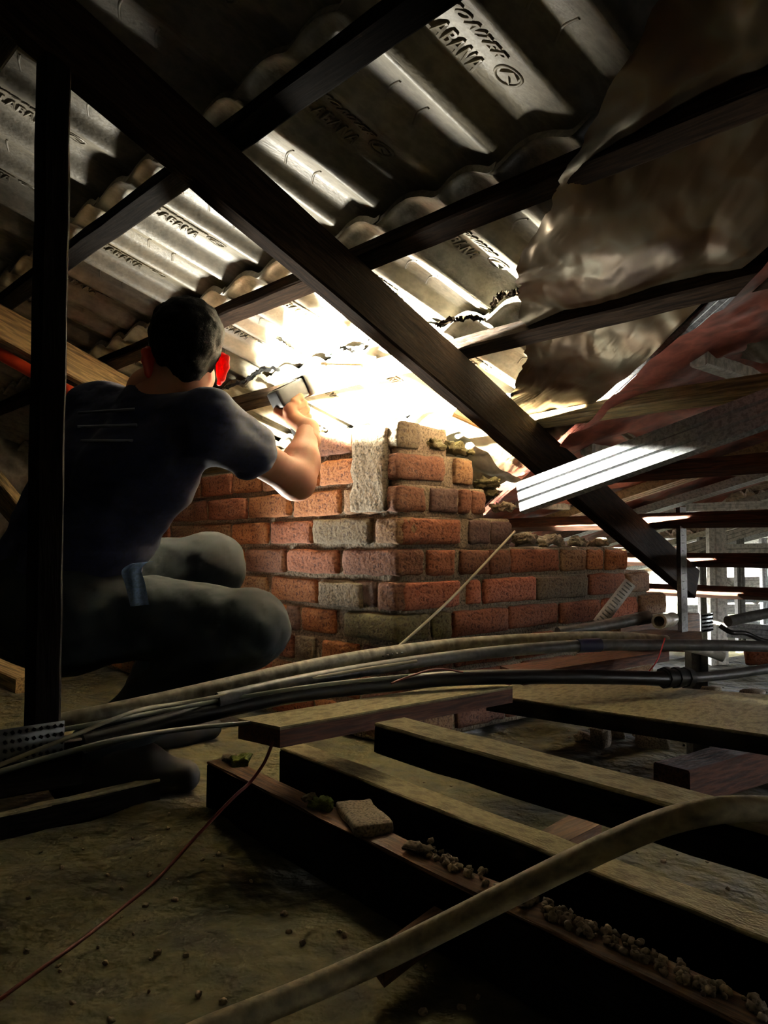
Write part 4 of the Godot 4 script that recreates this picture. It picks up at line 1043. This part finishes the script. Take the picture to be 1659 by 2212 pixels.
	obj("collar", tube([neck + u * 0.012 - f * 0.004, neck + u * 0.028 - f * 0.002], 0.070, 28, 1, 0.062), M.shirt, t)
	# jeans
	var crease := func(p: Vector3, d: float) -> float:
		var q := p + MAN
		return d + noise.get_noise_3d(q.x * 70, q.y * 70, q.z * 70) * 0.014
	var jb := [bn(hipR + Vector3(-0.03, -0.01, 0), hipL + Vector3(-0.03, -0.01, 0), 0.135, 0.135), bn(pel, pel + Vector3(0.02, 0.10, 0.02), 0.13, 0.118),
		bn(hipR, kneeR, 0.108, 0.080), bn(kneeR, ankR, 0.077, 0.060), bn(hipL, kneeL, 0.108, 0.080), bn(kneeL, ankL, 0.077, 0.060)]
	obj("jeans", nets(jb, 0.011, 0.035, crease), M.jeans, t)
	for q in [[ankR, Vector3(0.16, -0.075, 0.10)], [ankL, Vector3(0.21, -0.06, 0.02)]]:
		var a: Vector3 = q[0]; var d: Vector3 = q[1]
		var toe := Vector3(a.x + d.x, 0.04, a.z + d.z); var heel := Vector3(a.x - d.x * 0.25, 0.045, a.z - d.z * 0.25)
		obj("shoe", nets([bn(a, heel, 0.05, 0.042, 0.03), bn(heel, a.lerp(toe, 0.6) + Vector3(0, -0.02, 0), 0.042, 0.044, 0.03), bn(a.lerp(toe, 0.6) + Vector3(0, -0.02, 0), toe, 0.044, 0.036, 0.03), bn(a, a.lerp(toe, 0.5), 0.048, 0.044, 0.03)], 0.009), M.shoe, t)
	# rag tucked in at the hip
	var rg := at(292, 1220, 1.60)
	var pts := [at(322, 1214, 1.62), at(302, 1216, 1.58), at(284, 1232, 1.57), at(292, 1262, 1.575), at(302, 1308, 1.58)]
	var path := spline(pts, 6)
	var rs := func(a: float, v: float) -> Vector3:
		var k := a * (path.size() - 1); var k0 := mini(int(k), path.size() - 2)
		var p := path[k0].lerp(path[k0 + 1], k - k0)
		var w := 0.022 + 0.045 * a * (1.0 - 0.6 * a)
		var side := Vector3(0.738, 0.1, 0.674)
		return p + side * (v - 0.5) * w + Vector3(-0.5, 0, 0.6) * sin(v * 9 + a * 5) * 0.006
	tag(obj("rag", sheet(rs, 24, 8), M.rag), "crumpled light blue rag hanging at the crouching person's hip", "rag")

# added lamp, unseen behind the worker's knees, rakes light over the tiles
func added_lamp() -> void:
	var p := Vector3(1.20, 0.0, -2.40)
	var t := thing("added_lamp", "small added lamp standing on the floor unseen behind the worker's knees", "lamp", p)
	obj("foot", tube([Vector3(0, 0.02, 0), Vector3(0, 0.035, 0)], 0.05, 16, 1), M.torch, t)
	obj("stem", tube([Vector3(0, 0.035, 0), Vector3(0, 0.23, 0)], 0.008, 10, 1), M.torch, t)
	var h := Node3D.new(); h.name = "head"; t.add_child(h); h.position = Vector3(0, 0.25, 0)
	h.look_at_from_position(p + Vector3(0, 0.25, 0), p + Vector3(0, 0.25, 0) + LAMP_AIM)
	obj("lamp_housing", rough_box(Vector3(0.07, 0.05, 0.05), 0.008, 4, 0, 1), M.torch, h)
	obj("lamp_lens", rough_box(Vector3(0.06, 0.04, 0.004), 0.0015, 2, 0, 5), M.lens, h).position = Vector3(0, 0, -0.0275)
	var s := SpotLight3D.new(); s.name = "added_lamp_beam"
	s.light_color = Color(1.0, 0.98, 0.92); s.light_energy = LAMP_ENERGY; s.spot_range = 14.0; s.spot_attenuation = 2.0
	s.spot_angle = 42.0; s.spot_angle_attenuation = 1.0; s.light_size = 0.10; s.shadow_enabled = true
	s.position = Vector3(0, 0, -0.033); h.add_child(s)

func torch() -> void:
	var D := BEAM.normalized(); var R := D.cross(Vector3.UP).normalized(); var U := R.cross(D)
	var t := thing("torch", "black box headed hand torch held up towards the roof tiles", "torch", TORCH)
	t.basis = Basis(R, U, -D) * Basis.from_scale(Vector3.ONE * 1.15)
	obj("housing", rough_box(Vector3(0.060, 0.046, 0.085), 0.008, 5, 0.0004, 3), M.torch, t)
	obj("bezel", rough_box(Vector3(0.068, 0.054, 0.018), 0.006, 4, 0.0, 4), M.torch, t).position = Vector3(0, 0, -0.046)
	obj("grip", tube([Vector3(0, -0.015, 0.012), Vector3(0, -0.05, 0.012), Vector3(0, -0.105, 0.016)], 0.0205, 18, 4), M.torch, t)
	obj("grip_ring", tube([Vector3(0, -0.024, 0.012), Vector3(0, -0.029, 0.012)], 0.0225, 18, 1), M.torch_grey, t)
	obj("top_strip", rough_box(Vector3(0.030, 0.003, 0.06), 0.001, 2, 0, 2), M.torch_grey, t).position = Vector3(0.004, 0.0238, 0)
	obj("indicator_light", rough_box(Vector3(0.003, 0.007, 0.022), 0.001, 2, 0, 2), M.led_blue, t).position = Vector3(-0.0302, -0.004, 0.024)
	var lens := obj("lens", rough_box(Vector3(0.054, 0.040, 0.004), 0.0015, 2, 0, 5), M.lens, t)
	lens.position = Vector3(0, 0, -0.055)
	var s := SpotLight3D.new(); s.name = "torch_beam"
	s.light_color = Color(1.0, 0.985, 0.90); s.light_energy = TORCH_ENERGY; s.spot_range = 14.0; s.spot_attenuation = 2.0
	s.spot_angle = 84.0; s.spot_angle_attenuation = 1.0; s.light_size = 0.018; s.shadow_enabled = true
	s.position = Vector3(0, 0, -0.061); t.add_child(s)

# ---------------------------------------------------------------- small things
func small_things() -> void:
	# wooden dowel and offcut on the batten by the torch
	var a := on_roof(697, 788, -0.055); var b := on_roof(782, 790, -0.05)
	var dw := thing("wooden_dowel", "thin wooden stick with a knob end lying on the batten above the torch", "stick", a)
	obj("stick", tube([Vector3.ZERO, b - a], 0.0055, 10, 1), M.timber_pale, dw)
	obj("knob", tube([(b - a) * -0.02, (b - a) * 0.10], 0.0085, 10, 1), M.timber_pale, dw)
	timber("timber_offcut", "small wood offcut sticking out beyond the long rafter, above the stepped bricks", "timber", on_roof(975, 895, -0.06), on_roof(1050, 930, -0.06), 0.014, 0.022, M.timber_pale, 90)
	run("conduit", "orange plastic conduit at the left edge beyond the post", "conduit", [[-60, 742, 2.5], [0, 765, 2.5], [60, 798, 2.5], [130, 836, 2.5], [185, 862, 2.5]], 0.020, M.pvc_orange, 16)
	# loose bricks behind the post
	var lb := obj("loose_brick", rough_box(Vector3(0.21, 0.07, 0.10), 0.008, 6, 0.004, 901), M.brick_orange)
	lb.position = at(8, 1362, 2.7); lb.rotation.y = 0.5; tag(lb, "loose orange brick behind the left post, topmost at the left edge", "brick")
	lb = obj("loose_brick", rough_box(Vector3(0.21, 0.085, 0.10), 0.008, 6, 0.004, 902), M.brick_tan)
	lb.position = at(4, 1420, 2.7); lb.rotation.y = 0.4; tag(lb, "loose tan brick under the orange one at the left edge", "brick")
	# flat stone on the mud covered joist
	var s := obj("stone", rough_box(Vector3(0.125, 0.018, 0.062), 0.006, 7, 0.006, 905, 12), M.rubble)
	s.position = on_y(785, 1764, 0.108); s.rotation.y = 1.15; tag(s, "flat pale stone lying on the dark muddy joist", "stone")
	var i := 0
	for c in [[520, 1642, 0.05, "moss"], [695, 1733, 0.045, "moss"], [668, 1722, 0.03, "rubble"], [495, 1636, 0.035, "rubble"], [890, 1830, 0.03, "rubble"], [920, 1835, 0.025, "rubble"]]:
		var y := 0.108
		var o := obj("moss_clump" if c[3] == "moss" else "mortar_crumb", rough_box(Vector3(c[2], c[2] * 0.3, c[2] * 0.7), 0.006, 8, 0.012 if c[3] == "moss" else 0.006, 910 + i, 40), M.moss_green if c[3] == "moss" else M[c[3]])
		o.position = on_y(c[0], c[1], y); o.rotation.y = 1.0 + i
		tag(o, ["green moss tuft on the dark joist near the plank end", "green moss tuft on the dark joist beside the flat stone", "pale crumb next to the moss beside the flat stone", "pale crumb next to the moss near the plank end", "pale mortar crumb just right of the flat stone", "smaller mortar crumb right of the flat stone"][i], "moss" if c[3] == "moss" else "crumb"); i += 1
	# crumbs of mud along the far edge of the dark joist: too many to count
	var st := SurfaceTool.new(); st.begin(Mesh.PRIMITIVE_TRIANGLES)
	var bits := [rough_box(Vector3(0.010, 0.007, 0.008), 0.002, 2, 0.003, 1, 60), rough_box(Vector3(0.006, 0.005, 0.007), 0.002, 2, 0.002, 2, 60)]
	for k in 420:
		var px := 900.0 + 760.0 * rng.randf()
		var py := 1830.0 + (px - 905.0) * 0.478 + rng.randfn(0, 9)
		if noise.get_noise_1d(px * 0.35) < -0.12: continue
		st.append_from(bits[k % 2], 0, Transform3D(Basis.from_euler(Vector3(rng.randf() * 6, rng.randf() * 6, 0)).scaled(Vector3.ONE * rng.randf_range(0.5, 1.5)), on_y(px, py, 0.103)))
	var crumbs := obj("mud_crumbs", st.commit(), M.rubble); crumbs.set_meta("kind", "stuff"); tag(crumbs, "pale mud crumbs strewn along the far edge of the dark joist", "mud")
	var st2 := SurfaceTool.new(); st2.begin(Mesh.PRIMITIVE_TRIANGLES)
	for k in 700:
		var p := Vector3(rng.randf_range(0.3, 3.2), 0, rng.randf_range(-1.5, 0.4))
		p.y = noise.get_noise_2d(p.x * 14, p.z * 14) * 0.022 + 0.002
		st2.append_from(bits[k % 2], 0, Transform3D(Basis.from_euler(Vector3(rng.randf() * 6, rng.randf() * 6, 0)).scaled(Vector3.ONE * rng.randf_range(0.4, 1.3)), p))
	var grit := obj("floor_grit", st2.commit(), M.rubble); grit.set_meta("kind", "stuff"); tag(grit, "small grit scattered over the dirty slab floor", "grit")
	# rubble on the slab under the wide board
	i = 0
	var where := ["tallest pale chip in the rubble under the wide board", "dark flat chip left of the tallest one under the wide board", "small chip at the left end of the rubble under the wide board", "rounded chip right of the tallest one under the wide board", "low chip near the stub post under the wide board", "flat chip farthest left on the slab behind the pale joist", "tiny chip beside the flat one farthest left on the slab", "broad dark clod at the right of the rubble by the stub post"]
	for c in [[1298, 1592, 0.05, 0.06], [1268, 1590, 0.045, 0.02], [1250, 1592, 0.03, 0.02], [1335, 1582, 0.035, 0.025], [1380, 1588, 0.05, 0.018], [1050, 1549, 0.045, 0.015], [1085, 1537, 0.03, 0.015], [1410, 1598, 0.09, 0.03]]:
		var o := obj("rubble_chip", rough_box(Vector3(c[2], c[3], c[2] * 0.8), 0.006, 4, 0.008, 930 + i, 18, true), M.rubble)
		o.position = on_y(c[0], c[1], c[3] * 0.4 + 0.004); o.rotation = Vector3(0.2 * i, i * 1.7, 0.15)
		tag(o, where[i], "rubble"); i += 1
	i = 0
	var wh2 := ["pale brown rubble lump at the right edge under the grey pipe", "smaller rubble lump beside the pale brown one at the right edge", "broken reddish tile piece at the right edge above the grey pipe", "flat rubble chip beside the stub post above the wide board"]
	for c in [[1628, 1502, 1.95, 0.06], [1650, 1518, 1.9, 0.035], [1645, 1418, 2.3, 0.09], [1540, 1492, 1.95, 0.05]]:
		var o := obj("rubble_lump", rough_box(Vector3(c[3], c[3] * 0.5, c[3] * 0.8), 0.01, 5, 0.008, 960 + i, 14), M.rubble if i != 2 else M.brick_red)
		o.position = at(c[0], c[1], c[2]); o.rotation.y = i
		tag(o, wh2[i], "rubble"); i += 1
